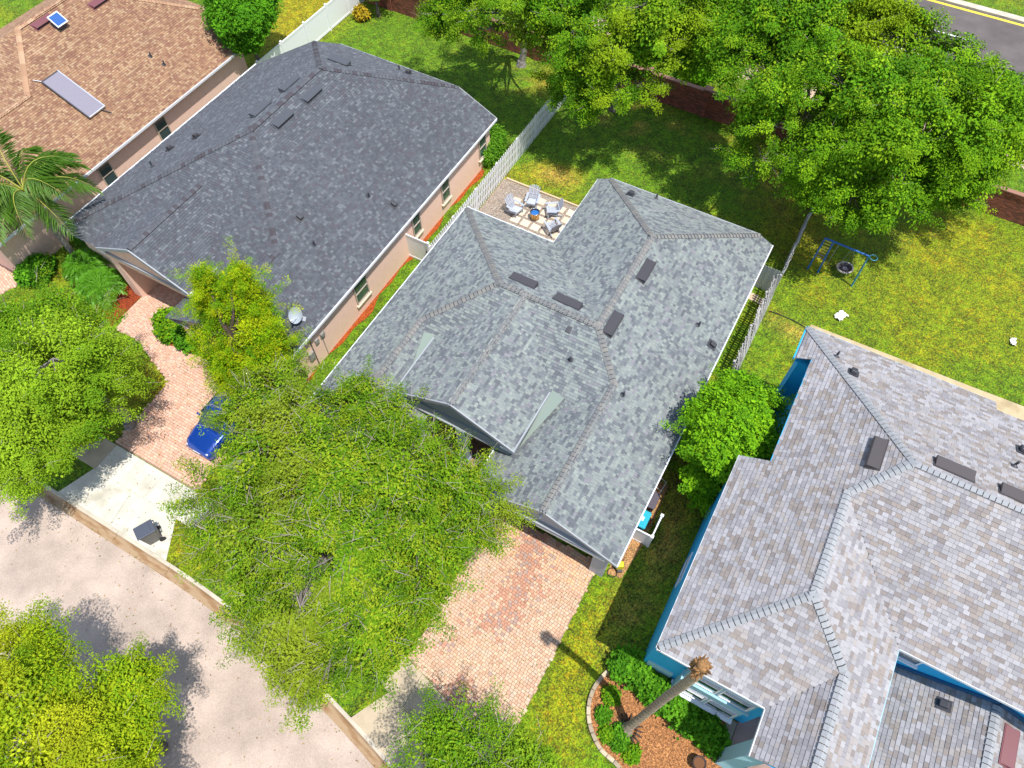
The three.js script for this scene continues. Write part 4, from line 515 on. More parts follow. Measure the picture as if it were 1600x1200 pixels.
{ const t = thing('pressure_washer', 'small yellow pressure washer at the corner of the garage', 'pressure washer', [-0.38, 0.02, -10.05], 0.5); const y = mat(lin(0.72, 0.62, 0.02), 0.45); part('body', new RoundedBoxGeometry(0.3, 0.45, 0.26, 3, 0.06).translate(0, 0.4, 0), y, t); part('handle', merge([bar([-0.13, 0.3, -0.12], [-0.13, 0.95, -0.2], 0.016), bar([0.13, 0.3, -0.12], [0.13, 0.95, -0.2], 0.016), bar([-0.13, 0.95, -0.2], [0.13, 0.95, -0.2], 0.016)]), darkSteel, t); for (const s of [-1, 1]) part('wheel', new THREE.CylinderGeometry(0.11, 0.11, 0.05, 14).rotateZ(Math.PI / 2).translate(s * 0.18, 0.12, -0.08), blackRubber, t); part('pump', rbx(0.22, 0.18, 0.2, 0.03, 0, 0.13, 0.12), darkSteel, t); part('hose', new THREE.TorusGeometry(0.2, 0.016, 6, 20).rotateX(Math.PI / 2).translate(-0.3, 0.03, 0.2), blackRubber, t); }
{ const t = thing('hand_cart', 'folded pale hand cart lying behind the black bin', 'cart', [-0.35, 0.03, -14.1], -0.2); const m = mat(lin(0.62, 0.55, 0.55), 0.5); part('frame', merge([bar([-0.2, 0.05, 0.4], [-0.15, 0.5, -0.4], 0.02), bar([0.2, 0.05, 0.4], [0.15, 0.5, -0.4], 0.02), bar([-0.17, 0.28, 0], [0.17, 0.28, 0], 0.018), bar([-0.15, 0.5, -0.4], [0.15, 0.5, -0.4], 0.02)]), m, t); for (const s of [-1, 1]) part('wheel', new THREE.CylinderGeometry(0.1, 0.1, 0.05, 14).rotateZ(Math.PI / 2).translate(s * 0.24, 0.1, 0.36), blackRubber, t); part('toe_plate', bx(0.36, 0.02, 0.2, 0, 0.03, 0.5), m, t); }
{ // swing frame
  const t = thing('swing_frame', 'blue tubular play frame with yellow ladder rungs and a hoop', 'play frame', [0, 0, 0]); const b = mat(lin(0.02, 0.13, 0.45), 0.4), tq = mat(lin(0.04, 0.24, 0.36), 0.4), yl = mat(lin(0.78, 0.66, 0.12), 0.5); const top = 2.25;
  part('top_bar', merge([bar([1.8, top, -30.42], [4.12, top, -30.3], 0.05, 0.05, 10)]), b, t); part('leg', bar([1.8, top, -30.42], [1.72, 0, -30.2], 0.045, 0.045, 10), b, t); part('leg', bar([2.24, top, -30.37], [2.28, 0, -30.2], 0.045, 0.045, 10), b, t); part('leg', bar([4.1, top, -30.3], [4.15, 0, -30.15], 0.045, 0.045, 10), tq, t);
  for (let i = 0; i < 7; i++) { const k = 1 - i * 0.085; part('rung', bar([1.72 + 0.08 * k, top * k - 0.12, -30.2 - 0.2 * k], [2.28 - 0.05 * k, top * k - 0.12, -30.2 - 0.17 * k], 0.022, 0.022, 8), i < 5 ? yl : mat(lin(0.25, 0.2, 0.22), 0.6), t); }
  part('hoop', new THREE.TorusGeometry(0.19, 0.022, 8, 24).rotateX(Math.PI / 2).translate(4.33, top + 0.02, -30.28), tq, t); part('chain', bar([2.55, top, -30.37], [2.5, 0.75, -30.35], 0.01), greyTrim, t);
  const s = thing('tyre_swing', 'round black disc swing with a pale rim hanging in the play frame', 'swing', [3.45, 0.42, -30.75]); part('disc', new THREE.LatheGeometry([[0, 0.02], [0.16, 0.03], [0.3, 0.0], [0.36, 0.08], [0.4, 0.1]].map((p) => new THREE.Vector2(...p)), 28), mat(lin(0.05, 0.04, 0.05), 0.6), s); part('rim', new THREE.TorusGeometry(0.4, 0.05, 10, 28).rotateX(Math.PI / 2).translate(0, 0.1, 0), mat(lin(0.34, 0.31, 0.28), 0.7), s); part('hub', new THREE.CylinderGeometry(0.1, 0.12, 0.06, 16).translate(0, 0.06, 0), mat(lin(0.3, 0.26, 0.3), 0.6), s); for (const [x, z] of [[-0.36, 0], [0.36, 0], [0, -0.36]]) part('rope', bar([x, 0.1, z], [x * 0.15, 1.83, 0.4], 0.008), greyTrim, s); s.rotation.z = 0.1;
}
{ const paper = mat(lin(0.78, 0.76, 0.72), 0.8); const crumple = (sx, sz, seed) => { const g = new THREE.PlaneGeometry(sx, sz, 7, 9).rotateX(-Math.PI / 2), p = g.attributes.position, r = rng(seed); for (let i = 0; i < p.count; i++) { p.setY(i, 0.05 + 0.13 * r()); p.setX(i, p.getX(i) + (r() - 0.5) * 0.1); p.setZ(i, p.getZ(i) + (r() - 0.5) * 0.08); } g.computeVertexNormals(); return g; };
  single('plastic_bag', crumple(0.45, 0.62, 5), paper, 'crumpled white plastic bag on the lawn near the swing frame', 'bag', [4.2, 0, -27.85], -0.5); single('plastic_sack', crumple(0.26, 0.5, 6), paper, 'thin white plastic scrap far out on the sunny lawn', 'bag', [12.35, 0, -30.5], 0.2);
  const edg = []; for (let i = 0; i < 14; i++) edg.push(V(0.8 + i * 0.19, 0.05 + 0.02 * Math.sin(i), -26.35 - 0.16 * Math.sin(i * 0.24) + 0.02 * i)); single('edging_strip', new THREE.TubeGeometry(new THREE.CatmullRomCurve3(edg), 40, 0.022, 6), blackRubber, 'black plastic edging strip across the lawn beside the leaning fence', 'edging'); }
{ // blue car under the oak
  const t = thing('car', 'glossy blue car parked under the spreading oak', 'car', [-19.55, 0, -7.55], 0); const paint = phys(lin(0.008, 0.055, 0.34), 0.25, { metalness: 0.3, clearcoat: 1, clearcoatRoughness: 0.05 });
  const secs = [[-2.2, 0.3, 0.72, 0.62], [-2.1, 0.24, 0.92, 0.80], [-1.3, 0.2, 1.0, 0.88], [-0.9, 0.2, 1.02, 0.9], [0.7, 0.2, 0.98, 0.9], [1.3, 0.2, 0.94, 0.89], [1.9, 0.24, 0.84, 0.82], [2.18, 0.3, 0.66, 0.66]]; // z, y0, y1, half-width
  const ring = ([z, y0, y1, w]) => { const a = []; for (let i = 0; i <= 10; i++) { const q = (i / 10) * Math.PI, cx = Math.cos(q), sy = Math.sin(q); a.push([Math.sign(cx) * Math.pow(Math.abs(cx), 0.35) * w, y0 + (y1 - y0) * Math.pow(sy, 0.5), z]); } return a; };
  const loft = (ss) => { const pos = [], idx = [], n = ss[0].length; ss.forEach((s) => s.forEach((p) => pos.push(...p))); for (let j = 0; j + 1 < ss.length; j++) for (let i = 0; i + 1 < n; i++) { const a = j * n + i; idx.push(a, a + 1, a + n, a + n, a + 1, a + n + 1); } for (const [o, f] of [[0, 1], [(ss.length - 1) * n, -1]]) for (let i = 1; i + 1 < n; i++) f > 0 ? idx.push(o, o + i + 1, o + i) : idx.push(o, o + i, o + i + 1); const g = new THREE.BufferGeometry(); g.setAttribute('position', new THREE.Float32BufferAttribute(pos, 3)); g.setIndex(idx); g.computeVertexNormals(); return g; };
  part('body', loft(secs.map(ring)), paint, t); part('cabin', loft([[-1.75, 0.9, 1.0, 0.7], [-1.2, 0.9, 1.42, 0.72], [-0.4, 0.9, 1.5, 0.74], [0.3, 0.9, 1.45, 0.73], [1.15, 0.9, 0.98, 0.7]].map(ring)), paint, t);
  part('windscreen', new THREE.PlaneGeometry(1.25, 0.72).rotateX(-Math.PI / 2 + 0.52).translate(0, 1.25, 0.76), glass, t); part('rear_window', new THREE.PlaneGeometry(1.2, 0.5).rotateX(-Math.PI / 2 - 0.62).translate(0, 1.26, -1.5), glass, t);
  for (const s of [-1, 1]) { part('side_window', bx(0.02, 0.34, 1.9, s * 0.735, 1.18, -0.3), glass, t); part('door_handle', rbx(0.03, 0.03, 0.16, 0.01, s * 0.91, 0.82, -0.25), paint, t); part('mirror', rbx(0.16, 0.12, 0.1, 0.03, s * 0.98, 0.98, 0.72), paint, t); part('headlight', rbx(0.3, 0.14, 0.16, 0.05, s * 0.5, 0.62, 2.05), phys(lin(0.6, 0.62, 0.66), 0.1, { clearcoat: 1 }), t); part('tail_light', rbx(0.28, 0.14, 0.1, 0.04, s * 0.5, 0.78, -2.12), phys(lin(0.4, 0.01, 0.01), 0.2, { clearcoat: 1 }), t); for (const z of [-1.35, 1.38]) { const w = part('wheel', new THREE.CylinderGeometry(0.32, 0.32, 0.2, 22).rotateZ(Math.PI / 2).translate(s * 0.82, 0.32, z), blackRubber, t); part('rim', new THREE.CylinderGeometry(0.2, 0.2, 0.03, 16).rotateZ(Math.PI / 2).translate(s * 0.925, 0.32, z), phys(lin(0.5, 0.5, 0.52), 0.3, { metalness: 1 }), w); } }
  part('number_plate', bx(0.4, 0.12, 0.02, 0, 0.5, 2.19), whiteTrim, t);
}
{ // house number on the garage beam: four dark numerals
  const font = await new FontLoader().loadAsync('fonts/droid/droid_sans_bold.typeface.json'); const m = mat(lin(0.015, 0.015, 0.02), 0.5); let x = -4.62; for (const ch of ['2', '8', '2', '4']) { const g = new TextGeometry(ch, { font, size: 0.13, depth: 0.02, curveSegments: 4 }); g.translate(x, 2.135, -9.285); part('house_number', g, m, mainHouse); x += 0.155; }
}
// ---------------------------------------------------------------- vegetation
const leafMat = (r = 0.75, t = 0.3) => phys(lin(1, 1, 1), r, { transmission: t, thickness: 0, specularIntensity: 0.08 });
function sprig(n, spread, len, wid, seed, droop = 0.2, up = 0.2) { // a spray of small folded leaves round a twig
  const r = rng(seed), pos = [], nor = [];
  for (let i = 0; i < n; i++) {
    const a = r() * 6.283, k = Math.sqrt(r()) * spread, c = V(Math.cos(a) * k, (r() - 0.5) * spread * 0.9 - droop * k * 0.6, Math.sin(a) * k);
    const d = V(Math.cos(a) + (r() - 0.5) * 1.6, up - droop + (r() - 0.5) * 1.1, Math.sin(a) + (r() - 0.5) * 1.6).normalize(), s = d.clone().cross(V((r() - 0.5) * 0.9, 1, (r() - 0.5) * 0.9)).normalize(), n2 = s.clone().cross(d).normalize();
    const L = len * (0.7 + 0.6 * r()), W = wid * (0.7 + 0.6 * r()), a0 = c.clone(), tip = c.clone().addScaledVector(d, L).addScaledVector(n2, -0.15 * L), l = c.clone().addScaledVector(d, L * 0.5).addScaledVector(s, W).addScaledVector(n2, 0.12 * W), q = c.clone().addScaledVector(d, L * 0.5).addScaledVector(s, -W).addScaledVector(n2, 0.12 * W);
    for (const p of [a0, q, tip, a0, tip, l]) pos.push(p.x, p.y, p.z);
  }
  const g = new THREE.BufferGeometry(); g.setAttribute('position', new THREE.Float32BufferAttribute(pos, 3)); g.computeVertexNormals(); return g;
}
const SPR = { fine: sprig(28, 0.34, 0.13, 0.032, 1, 0.25, 0.3), oak: sprig(32, 0.36, 0.115, 0.034, 2), broad: sprig(30, 0.38, 0.145, 0.046, 3, 0.35, 0.1), dense: sprig(26, 0.26, 0.12, 0.045, 4, 0.1, 0.35), feather: sprig(40, 0.28, 0.12, 0.016, 5, -0.3, 0.7), shrub: sprig(18, 0.17, 0.11, 0.042, 6, 0, 0.4) };
const foliage = { soft: leafMat(0.9, 0.2), gloss: leafMat(0.7, 0.16) };
const bark = texture(256, 0.8, grey((x, y, i, j) => 0.75 + 0.5 * (fbm(x * 14, y * 5, 4, 14) - 0.5) + 0.15 * (NP[(i * 11 + j * 701) & 65535] - 0.5)));
const barkGrey = mat(lin(0.26, 0.22, 0.19), 0.95, { map: bark }), barkPale = mat(lin(0.44, 0.40, 0.37), 0.95, { map: bark }), barkBrown = mat(lin(0.15, 0.10, 0.075), 0.95, { map: bark }), twigMat = mat(lin(0.40, 0.34, 0.28), 0.9);
const UPQ = V(0, 1, 0);
function crown(parent, lobes, o, name = 'crown') {
  const r = rng(o.seed), pts = [];
  for (const [x, y, z, rad, sy = o.flat || 0.75] of lobes) {
    const n = Math.round(o.density * rad * rad), f = 1.7 / Math.max(0.6, rad);
    for (let i = 0; i < n; i++) {
      const u = r() * 2 - 1, a = r() * 6.283, s = Math.sqrt(1 - u * u), d = [s * Math.cos(a), u, s * Math.sin(a)];
      const bump = fbm(d[0] * 3.1 + x * 0.7 + 50, d[2] * 3.1 + d[1] * 1.9 + z * 0.7 + 50, 3), rr = rad * (0.42 + 0.58 * Math.sqrt(r())) * (0.28 + 1.02 * bump);
      const p = [x + d[0] * rr, y + d[1] * rr * sy, z + d[2] * rr];
      if (p[1] < (o.floor ?? 1.2)) continue; const cl = vn(p[0] * o.gapF * 1.9 + p[1] * 1.2 + 300, p[2] * o.gapF * 1.9 - p[1] * 0.9 + 300), hx = p[0] - 0.36 * p[1], hz = p[2] - 0.1 * p[1], hole = 0.6 * vn(hx * o.gapF * 0.8 + 77, hz * o.gapF * 0.8 + 77) + 0.4 * vn(hx * o.gapF * 1.9 + 31, hz * o.gapF * 1.9 + 55); if (cl * 0.6 + hole * 0.4 < o.gap || hole < (o.hole ?? 0)) continue;
      pts.push([p, d]);
    }
  }
  for (let i = 0; i < (o.sprays || 0); i++) { // shoots that stand out from the crown
    const [x, y, z, rad, sy = o.flat || 0.75] = lobes[Math.floor(r() * lobes.length)], a = r() * 6.283, e = (r() - 0.3) * 1.1, d = [Math.cos(a) * Math.cos(e), Math.sin(e), Math.sin(a) * Math.cos(e)], L = rad * 0.25 + 0.35 + r() * 0.75, q0 = rad * (0.5 + 0.25 * r()), bend = (r() - 0.5) * 0.9;
    for (let s = 0; s < L; s += 0.13) { const k = q0 + s, w = bend * s * s * 0.5; pts.push([[x + d[0] * k - d[2] * w + (r() - 0.5) * 0.12, y + d[1] * k * sy + (r() - 0.5) * 0.1, z + d[2] * k + d[0] * w + (r() - 0.5) * 0.12], d, 0.62]); }
  }
  const im = shade(new THREE.InstancedMesh(o.geo, o.mat, pts.length)); im.name = name; im.userData.kind = 'stuff';
  const M = new THREE.Matrix4(), q = new THREE.Quaternion(), q2 = new THREE.Quaternion();
  pts.forEach(([p, d, sc = 1], i) => {
    q.setFromUnitVectors(UPQ, V(d[0] * 0.8 + (r() - 0.5) * 0.9, 0.75 + Math.max(-0.5, d[1]) * 0.6, d[2] * 0.8 + (r() - 0.5) * 0.9).normalize()); q2.setFromAxisAngle(UPQ, r() * 6.283); q.multiply(q2);
    const s = sc * (o.size || 1) * (0.7 + 0.6 * r()); im.setMatrixAt(i, M.compose(V(...p), q, V(s, s, s)));
    const c = o.colors[Math.floor(r() * o.colors.length)], k = 0.8 + 0.4 * r(), g = fbm(p[0] * 0.35 + 9, p[2] * 0.35 + p[1] * 0.2, 2), h = o.alt ? smooth(0.5, 0.75, g) * 0.8 : 0, m = o.alt ? mixc(c, o.alt, h) : c; im.setColorAt(i, lin(m[0] * k, m[1] * k, m[2] * k));
  });
  parent.add(im); return pts;
}
function limb(a, b, r1, r2, sag, seed) { const r = rng(seed), A = V(...a), B = V(...b), m1 = A.clone().lerp(B, 0.35).add(V((r() - 0.5) * 0.5, sag, (r() - 0.5) * 0.5)), m2 = A.clone().lerp(B, 0.7).add(V((r() - 0.5) * 0.5, sag * 0.7, (r() - 0.5) * 0.5)), c = new THREE.CatmullRomCurve3([A, m1, m2, B]), N = 7, gs = []; for (let i = 0; i < N; i++) { const p = c.getPoint(i / N), q = c.getPoint((i + 1) / N); gs.push(bar(p.toArray(), q.toArray(), r1 + (r2 - r1) * i / N, r1 + (r2 - r1) * (i + 1) / N, 7)); } return gs; }
function tree(name, label, base, fork, trunkR, lobes, o, group) {
  const t = thing(name, label, 'tree', [0, 0, 0], 0, group), r = rng(o.seed + 5), trunk = [];
  const top = [base[0] + (r() - 0.5) * 0.3, fork, base[1] + (r() - 0.5) * 0.3];
  trunk.push(...limb([base[0], -0.05, base[1]], top, trunkR, trunkR * 0.7, 0.1, o.seed)); trunk.push(new THREE.CylinderGeometry(trunkR, trunkR * 1.6, 0.4, 9).translate(base[0], 0.18, base[1]));
  part('trunk', merge(trunk), o.bark || barkGrey, t);
  const br = []; lobes.forEach(([x, y, z, rad], i) => { br.push(...limb(top, [x, y, z], trunkR * 0.42, 0.045, 0.35, o.seed * 7 + i)); const k = o.branches ?? 7; for (let j = 0; j < k; j++) { const a = r() * 6.283, e = (r() - 0.25) * 1.2, q = rad * (0.4 + 0.4 * r()); br.push(bar([x, y, z], [x + Math.cos(a) * q * Math.cos(e), y + Math.sin(e) * q * 0.7, z + Math.sin(a) * q * Math.cos(e)], 0.035, 0.01, 5)); } });
  part('branches', merge(br), o.bark || barkGrey, t);
  const pts = crown(t, lobes, o);
  if (o.twigs) { const g = new THREE.CylinderGeometry(0.003, 0.010, 1, 4).translate(0, 0.5, 0), im = shade(new THREE.InstancedMesh(g, twigMat, o.twigs)); im.name = 'twigs'; im.userData.kind = 'stuff'; const M = new THREE.Matrix4(), q = new THREE.Quaternion(); for (let i = 0; i < o.twigs; i++) { const [p, d] = pts[Math.floor(r() * pts.length)]; q.setFromUnitVectors(UPQ, V(d[0] + (r() - 0.5) * 1.4, 0.35 + (r() - 0.4) * 0.9, d[2] + (r() - 0.5) * 1.4).normalize()); const L = 0.25 + r() * 0.55; im.setMatrixAt(i, M.compose(V(p[0] - d[0] * 0.3, p[1] + 0.02, p[2] - d[2] * 0.3), q, V(1, L, 1))); } t.add(im); }
  return t;
}
const oakCols = [[0.14, 0.28, 0.012], [0.19, 0.33, 0.014], [0.09, 0.20, 0.011], [0.28, 0.37, 0.020]];
const elmCols = [[0.138, 0.301, 0.012], [0.181, 0.344, 0.014], [0.103, 0.241, 0.014], [0.224, 0.353, 0.017]];
const backCols = [[0.10, 0.26, 0.009], [0.15, 0.32, 0.011], [0.07, 0.185, 0.009], [0.24, 0.39, 0.014]];
tree('oak_tree', 'spreading feathery oak with pale twigs over the verge and drive', [-10.6, -4.2], 3.2, 0.26,
  [[-16.0, 5.0, -7.0, 1.25], [-15.69, 5.0, -8.25, 1.52], [-13.67, 6.0, -5.82, 2.16], [-14.69, 5.0, -3.96, 1.45], [-13.78, 4.5, -2.66, 1.31], [-12.82, 6.0, -7.85, 1.66], [-12.20, 5.5, -9.34, 1.30], [-10.5, 5.4, -9.2, 1.2], [-8.7, 5.0, -8.9, 0.9], [-10.78, 6.8, -5.82, 2.25], [-8.87, 6.6, -6.99, 2.11], [-7.13, 5.5, -7.93, 1.57], [-5.79, 4.8, -8.42, 1.10], [-11.40, 6.0, -3.37, 2.17], [-8.53, 6.8, -3.88, 2.37], [-6.82, 6.0, -5.39, 1.96], [-5.8, 4.8, -7.1, 1.0], [-11.65, 4.6, -1.62, 1.39], [-9.27, 5.2, -1.75, 2.03], [-7.14, 5.5, -2.61, 2.08], [-6.2, 5.0, -4.4, 1.2], [-9.41, 4.2, -0.45, 1.24], [-7.7, 4.2, -1.0, 1.2], [-6.4, 4.4, -1.9, 1.0], [-8.05, 4.0, -0.06, 0.86]],
  { seed: 11, density: 190, geo: SPR.fine, mat: foliage.soft, colors: oakCols, alt: [0.26, 0.33, 0.025], gap: 0.49, hole: 0.36, sprays: 560, gapF: 1.0, flat: 0.62, twigs: 3000, bark: barkPale, branches: 9 });
tree('street_tree', 'dense leafy street tree overhanging the white apron and street corner', [-23.6, -5.0], 2.8, 0.2,
  [[-26.78, 5, -5.84, 2.16], [-24.30, 5, -6.52, 1.62], [-23.93, 6, -3.37, 2.54], [-22.30, 6, -4.61, 1.75], [-23.13, 5, -1.76, 2.02], [-22.02, 4.5, -3.32, 1.29], [-23.04, 4, -0.20, 1.38], [-23.34, 4, -6.00, 1.18], [-22.87, 7, -4.54, 2.17], [-27.15, 5, -4.58, 1.86], [-22.39, 4, -1.76, 1.01], [-25.41, 5, -1.91, 2.37]],
  { seed: 12, density: 190, geo: SPR.oak, mat: foliage.soft, colors: elmCols, alt: [0.30, 0.45, 0.025], gap: 0.46, hole: 0.38, sprays: 200, gapF: 0.95, twigs: 500, bark: barkPale });
tree('street_tree', 'yellow-green street tree throwing its shadow on the open asphalt', [-12.6, 4.6], 2.8, 0.18,
  [[-16.16, 5, 4.17, 1.43], [-14.67, 6, 5.05, 1.81], [-13.0, 5.6, 5.1, 1.35], [-12.75, 5, 3.05, 1.2], [-12.2, 5, 4.0, 1.35], [-12.35, 6, 5.18, 1.52], [-11.44, 4.5, 4.58, 0.84], [-13.83, 6, 6.00, 1.80], [-15.3, 5.2, 4.35, 0.95], [-17.40, 4.5, 4.13, 0.87], [-16.04, 6, 5.81, 2.11], [-12.31, 6, 6.49, 1.98], [-11.08, 5, 5.63, 1.41]],
  { seed: 13, density: 190, geo: SPR.oak, mat: foliage.soft, colors: [[0.27, 0.39, 0.012], [0.34, 0.43, 0.014], [0.18, 0.32, 0.012]], alt: [0.46, 0.48, 0.02], gap: 0.46, hole: 0.38, sprays: 220, gapF: 1.0, twigs: 300 });
tree('street_tree', 'leafy street tree beside the paved drive, shading its foot', [-1.6, -0.4], 2.6, 0.16,
  [[-2.81, 5, -0.75, 0.98], [-1.81, 5, -1.13, 1.07], [-0.82, 5, -1.15, 1.07], [-2.25, 5, -0.19, 1.17], [-3.06, 4.5, 0.23, 0.80], [0.07, 4.5, -1.33, 0.79], [-1.20, 5, -0.08, 1.56], [-2.07, 5, 0.73, 1.17], [-0.03, 5, -0.40, 1.16]],
  { seed: 14, density: 210, geo: SPR.oak, mat: foliage.soft, colors: elmCols, alt: [0.30, 0.45, 0.025], gap: 0.46, hole: 0.36, sprays: 150, gapF: 1.2, twigs: 200 });
tree('cypress_tree', 'spiky lime-green conifer in front of the slate roof', [-18.7, -9.2], 5.6, 0.15,
  [[-19.5, 5.6, -10.0, 1.5], [-19.8, 4.6, -9.2, 1.2], [-17.98, 5.3, -9.9, 1.35], [-18.6, 4.0, -8.8, 1.45], [-17.39, 3.8, -9.46, 1.3], [-17.77, 3.4, -10.6, 0.72], [-18.77, 7.6, -11.0, 0.42, 1.6], [-18.75, 6.9, -10.8, 0.6, 1.3], [-20.2, 7.2, -10.25, 0.42, 1.6], [-20.1, 6.6, -10.1, 0.6, 1.2], [-19.5, 6.7, -10.4, 0.8, 1.2], [-18.5, 6.2, -10.7, 0.8, 1.2], [-17.69, 3.8, -8.54, 1.18], [-19.3, 6.0, -10.2, 1.25], [-18.9, 4.8, -9.6, 1.5]],
  { seed: 15, density: 330, geo: SPR.feather, mat: foliage.soft, colors: [[0.22, 0.40, 0.008], [0.34, 0.47, 0.010], [0.13, 0.29, 0.010], [0.46, 0.50, 0.012]], gap: 0.45, hole: 0.3, sprays: 160, gapF: 1.3, flat: 1, bark: barkBrown });
tree('round_tree', 'dense dark green tree between the tan roof and the white fence', [-34.9, -28.6], 1.8, 0.16,
  [[-34.9, 4.6, -28.4, 1.9], [-35.9, 4.8, -28.6, 1.6], [-34.9, 3.4, -28.3, 1.4], [-35.7, 4.9, -30.5, 2.2], [-34.9, 4.2, -29.4, 1.7]],
  { seed: 16, density: 380, geo: SPR.dense, mat: foliage.gloss, colors: [[0.08, 0.25, 0.010], [0.11, 0.31, 0.012], [0.06, 0.19, 0.010]], gap: 0.33, gapF: 1.2 });
tree('maple_tree', 'pale-trunked tree before the brick wall behind the slate roof', [-20.6, -38.3], 3.6, 0.24,
  [[-22.52, 6, -32.84, 1.4], [-20.34, 7, -32.51, 1.5], [-23.1, 5, -32.92, 0.9], [-20.21, 5.5, -33.25, 1], [-17.38, 8.5, -32.63, 2.2], [-16.16, 8, -33.26, 1.7], [-19.76, 8, -33.34, 2.3], [-16.81, 7, -33.09, 1.5], [-15.31, 6, -33.36, 1.15], [-22.6, 7, -34.52, 2.3], [-20.5, 6.5, -36.5, 2.2]],
  { seed: 17, density: 170, geo: SPR.broad, mat: foliage.gloss, colors: backCols, alt: [0.24, 0.34, 0.02], gap: 0.49, hole: 0.465, sprays: 160, gapF: 0.9, bark: barkPale, twigs: 250 }, 'trees along the brick wall');
tree('maple_tree', 'broad green tree leaning over the end of the white picket fence', [-13.2, -37.2], 3.2, 0.24,
  [[-14.2, 8, -32.38, 2.25], [-12.02, 7.5, -32.58, 2.5], [-9.97, 8, -33.46, 2.5], [-13.92, 6, -32.17, 1.8], [-11.42, 5.5, -31.86, 1.5], [-10.4, 5.6, -32.6, 1.3], [-9.3, 6.5, -35.0, 1.5], [-8.65, 8, -35.47, 2.31], [-14.65, 4.5, -32.26, 1], [-11.43, 9, -33.97, 2.5], [-12.53, 4.5, -31.4, 0.85], [-13.64, 9, -34.06, 2.29], [-10.16, 9, -36, 2.32]],
  { seed: 18, density: 165, geo: SPR.broad, mat: foliage.gloss, colors: backCols, alt: [0.25, 0.35, 0.012], gap: 0.49, hole: 0.465, sprays: 200, gapF: 0.85, twigs: 350 }, 'trees along the brick wall');
tree('maple_tree', 'tall green tree shading the lawn behind the grey-green roof', [-1.6, -36.9], 3.4, 0.26,
  [[-6.52, 8, -35.38, 2.5], [-4.64, 9, -35.87, 2.9], [-5.0, 7.4, -33.6, 1.9], [-3.09, 8, -33.15, 2.7], [-2.11, 9, -36.07, 2.9], [-0.36, 9, -32.6, 2.6], [0.36, 9, -37.44, 2.6], [-3.05, 6.5, -31.75, 2.0], [-2.74, 5, -31.1, 1.5], [1.62, 8.5, -34.43, 2.7], [-4.65, 9, -39.06, 2.5], [-1.59, 9, -40.1, 2.5], [-6.77, 9, -37.22, 2.2]],
  { seed: 19, density: 165, geo: SPR.broad, mat: foliage.gloss, colors: backCols, alt: [0.25, 0.35, 0.012], gap: 0.49, hole: 0.465, sprays: 200, gapF: 0.8, twigs: 400 }, 'trees along the brick wall');
tree('maple_tree', 'wide-crowned tree shading the blue play frame', [4.4, -38.2], 3.2, 0.26,
  [[0.23, 7, -30.8, 2.2], [2.14, 8, -31.0, 2.6], [3.88, 8, -33.29, 2.8], [6.09, 7.5, -35.23, 2.9], [1.94, 5.5, -30.2, 1.9], [3.73, 6, -30.6, 1.9], [5.66, 6, -32.6, 2.0], [0.68, 5.5, -30.2, 1.45], [7.27, 7.5, -36.94, 2.37], [3.16, 8.5, -36.95, 2.13], [5.72, 8, -37.49, 1.7], [8.8, 7.6, -36.6, 2.0], [-0.86, 6, -30.4, 1.15]],
  { seed: 20, density: 165, geo: SPR.broad, mat: foliage.gloss, colors: [[0.14, 0.31, 0.009], [0.20, 0.37, 0.011], [0.09, 0.22, 0.009]], alt: [0.33, 0.42, 0.013], gap: 0.49, hole: 0.465, sprays: 200, gapF: 0.85, twigs: 400 }, 'trees along the brick wall');
tree('broadleaf_shrub', 'big glossy rounded shrub between the grey-green roof and the blue house', [1.6, -16.4], 1.6, 0.12,
  [[0.3, 4.2, -16.58, 1.12], [1.59, 4.5, -17.15, 1.2], [1.3, 4.2, -15.2, 1.26], [2.45, 4.0, -16.31, 0.9], [0.35, 3.6, -15.27, 0.85], [0.78, 4.0, -18.27, 0.77], [1.1, 2.6, -14.5, 0.75], [2.3, 4.0, -17.9, 0.64], [1.3, 1.6, -14.5, 0.7], [2.4, 2.6, -15.62, 0.8], [1.1, 4.8, -16.01, 1.1], [1.2, 2.2, -16.6, 1.4]],
  { seed: 21, density: 620, geo: SPR.dense, mat: foliage.gloss, colors: [[0.15, 0.36, 0.010], [0.21, 0.43, 0.012], [0.10, 0.26, 0.010]], gap: 0.43, sprays: 60, gapF: 1.5, floor: 0.3, size: 0.95 });
tree('ornamental_tree', 'small sunlit tree with a thin trunk at the corner of the white fence', [-32.3, -38.3], 1.2, 0.12, [[-32.2, 2.2, -38.6, 1.2], [-32.9, 2.6, -39.2, 1.2]], { seed: 30, density: 130, geo: SPR.dense, mat: foliage.soft, colors: backCols, gap: 0.42, gapF: 1.2, floor: 0.8 });
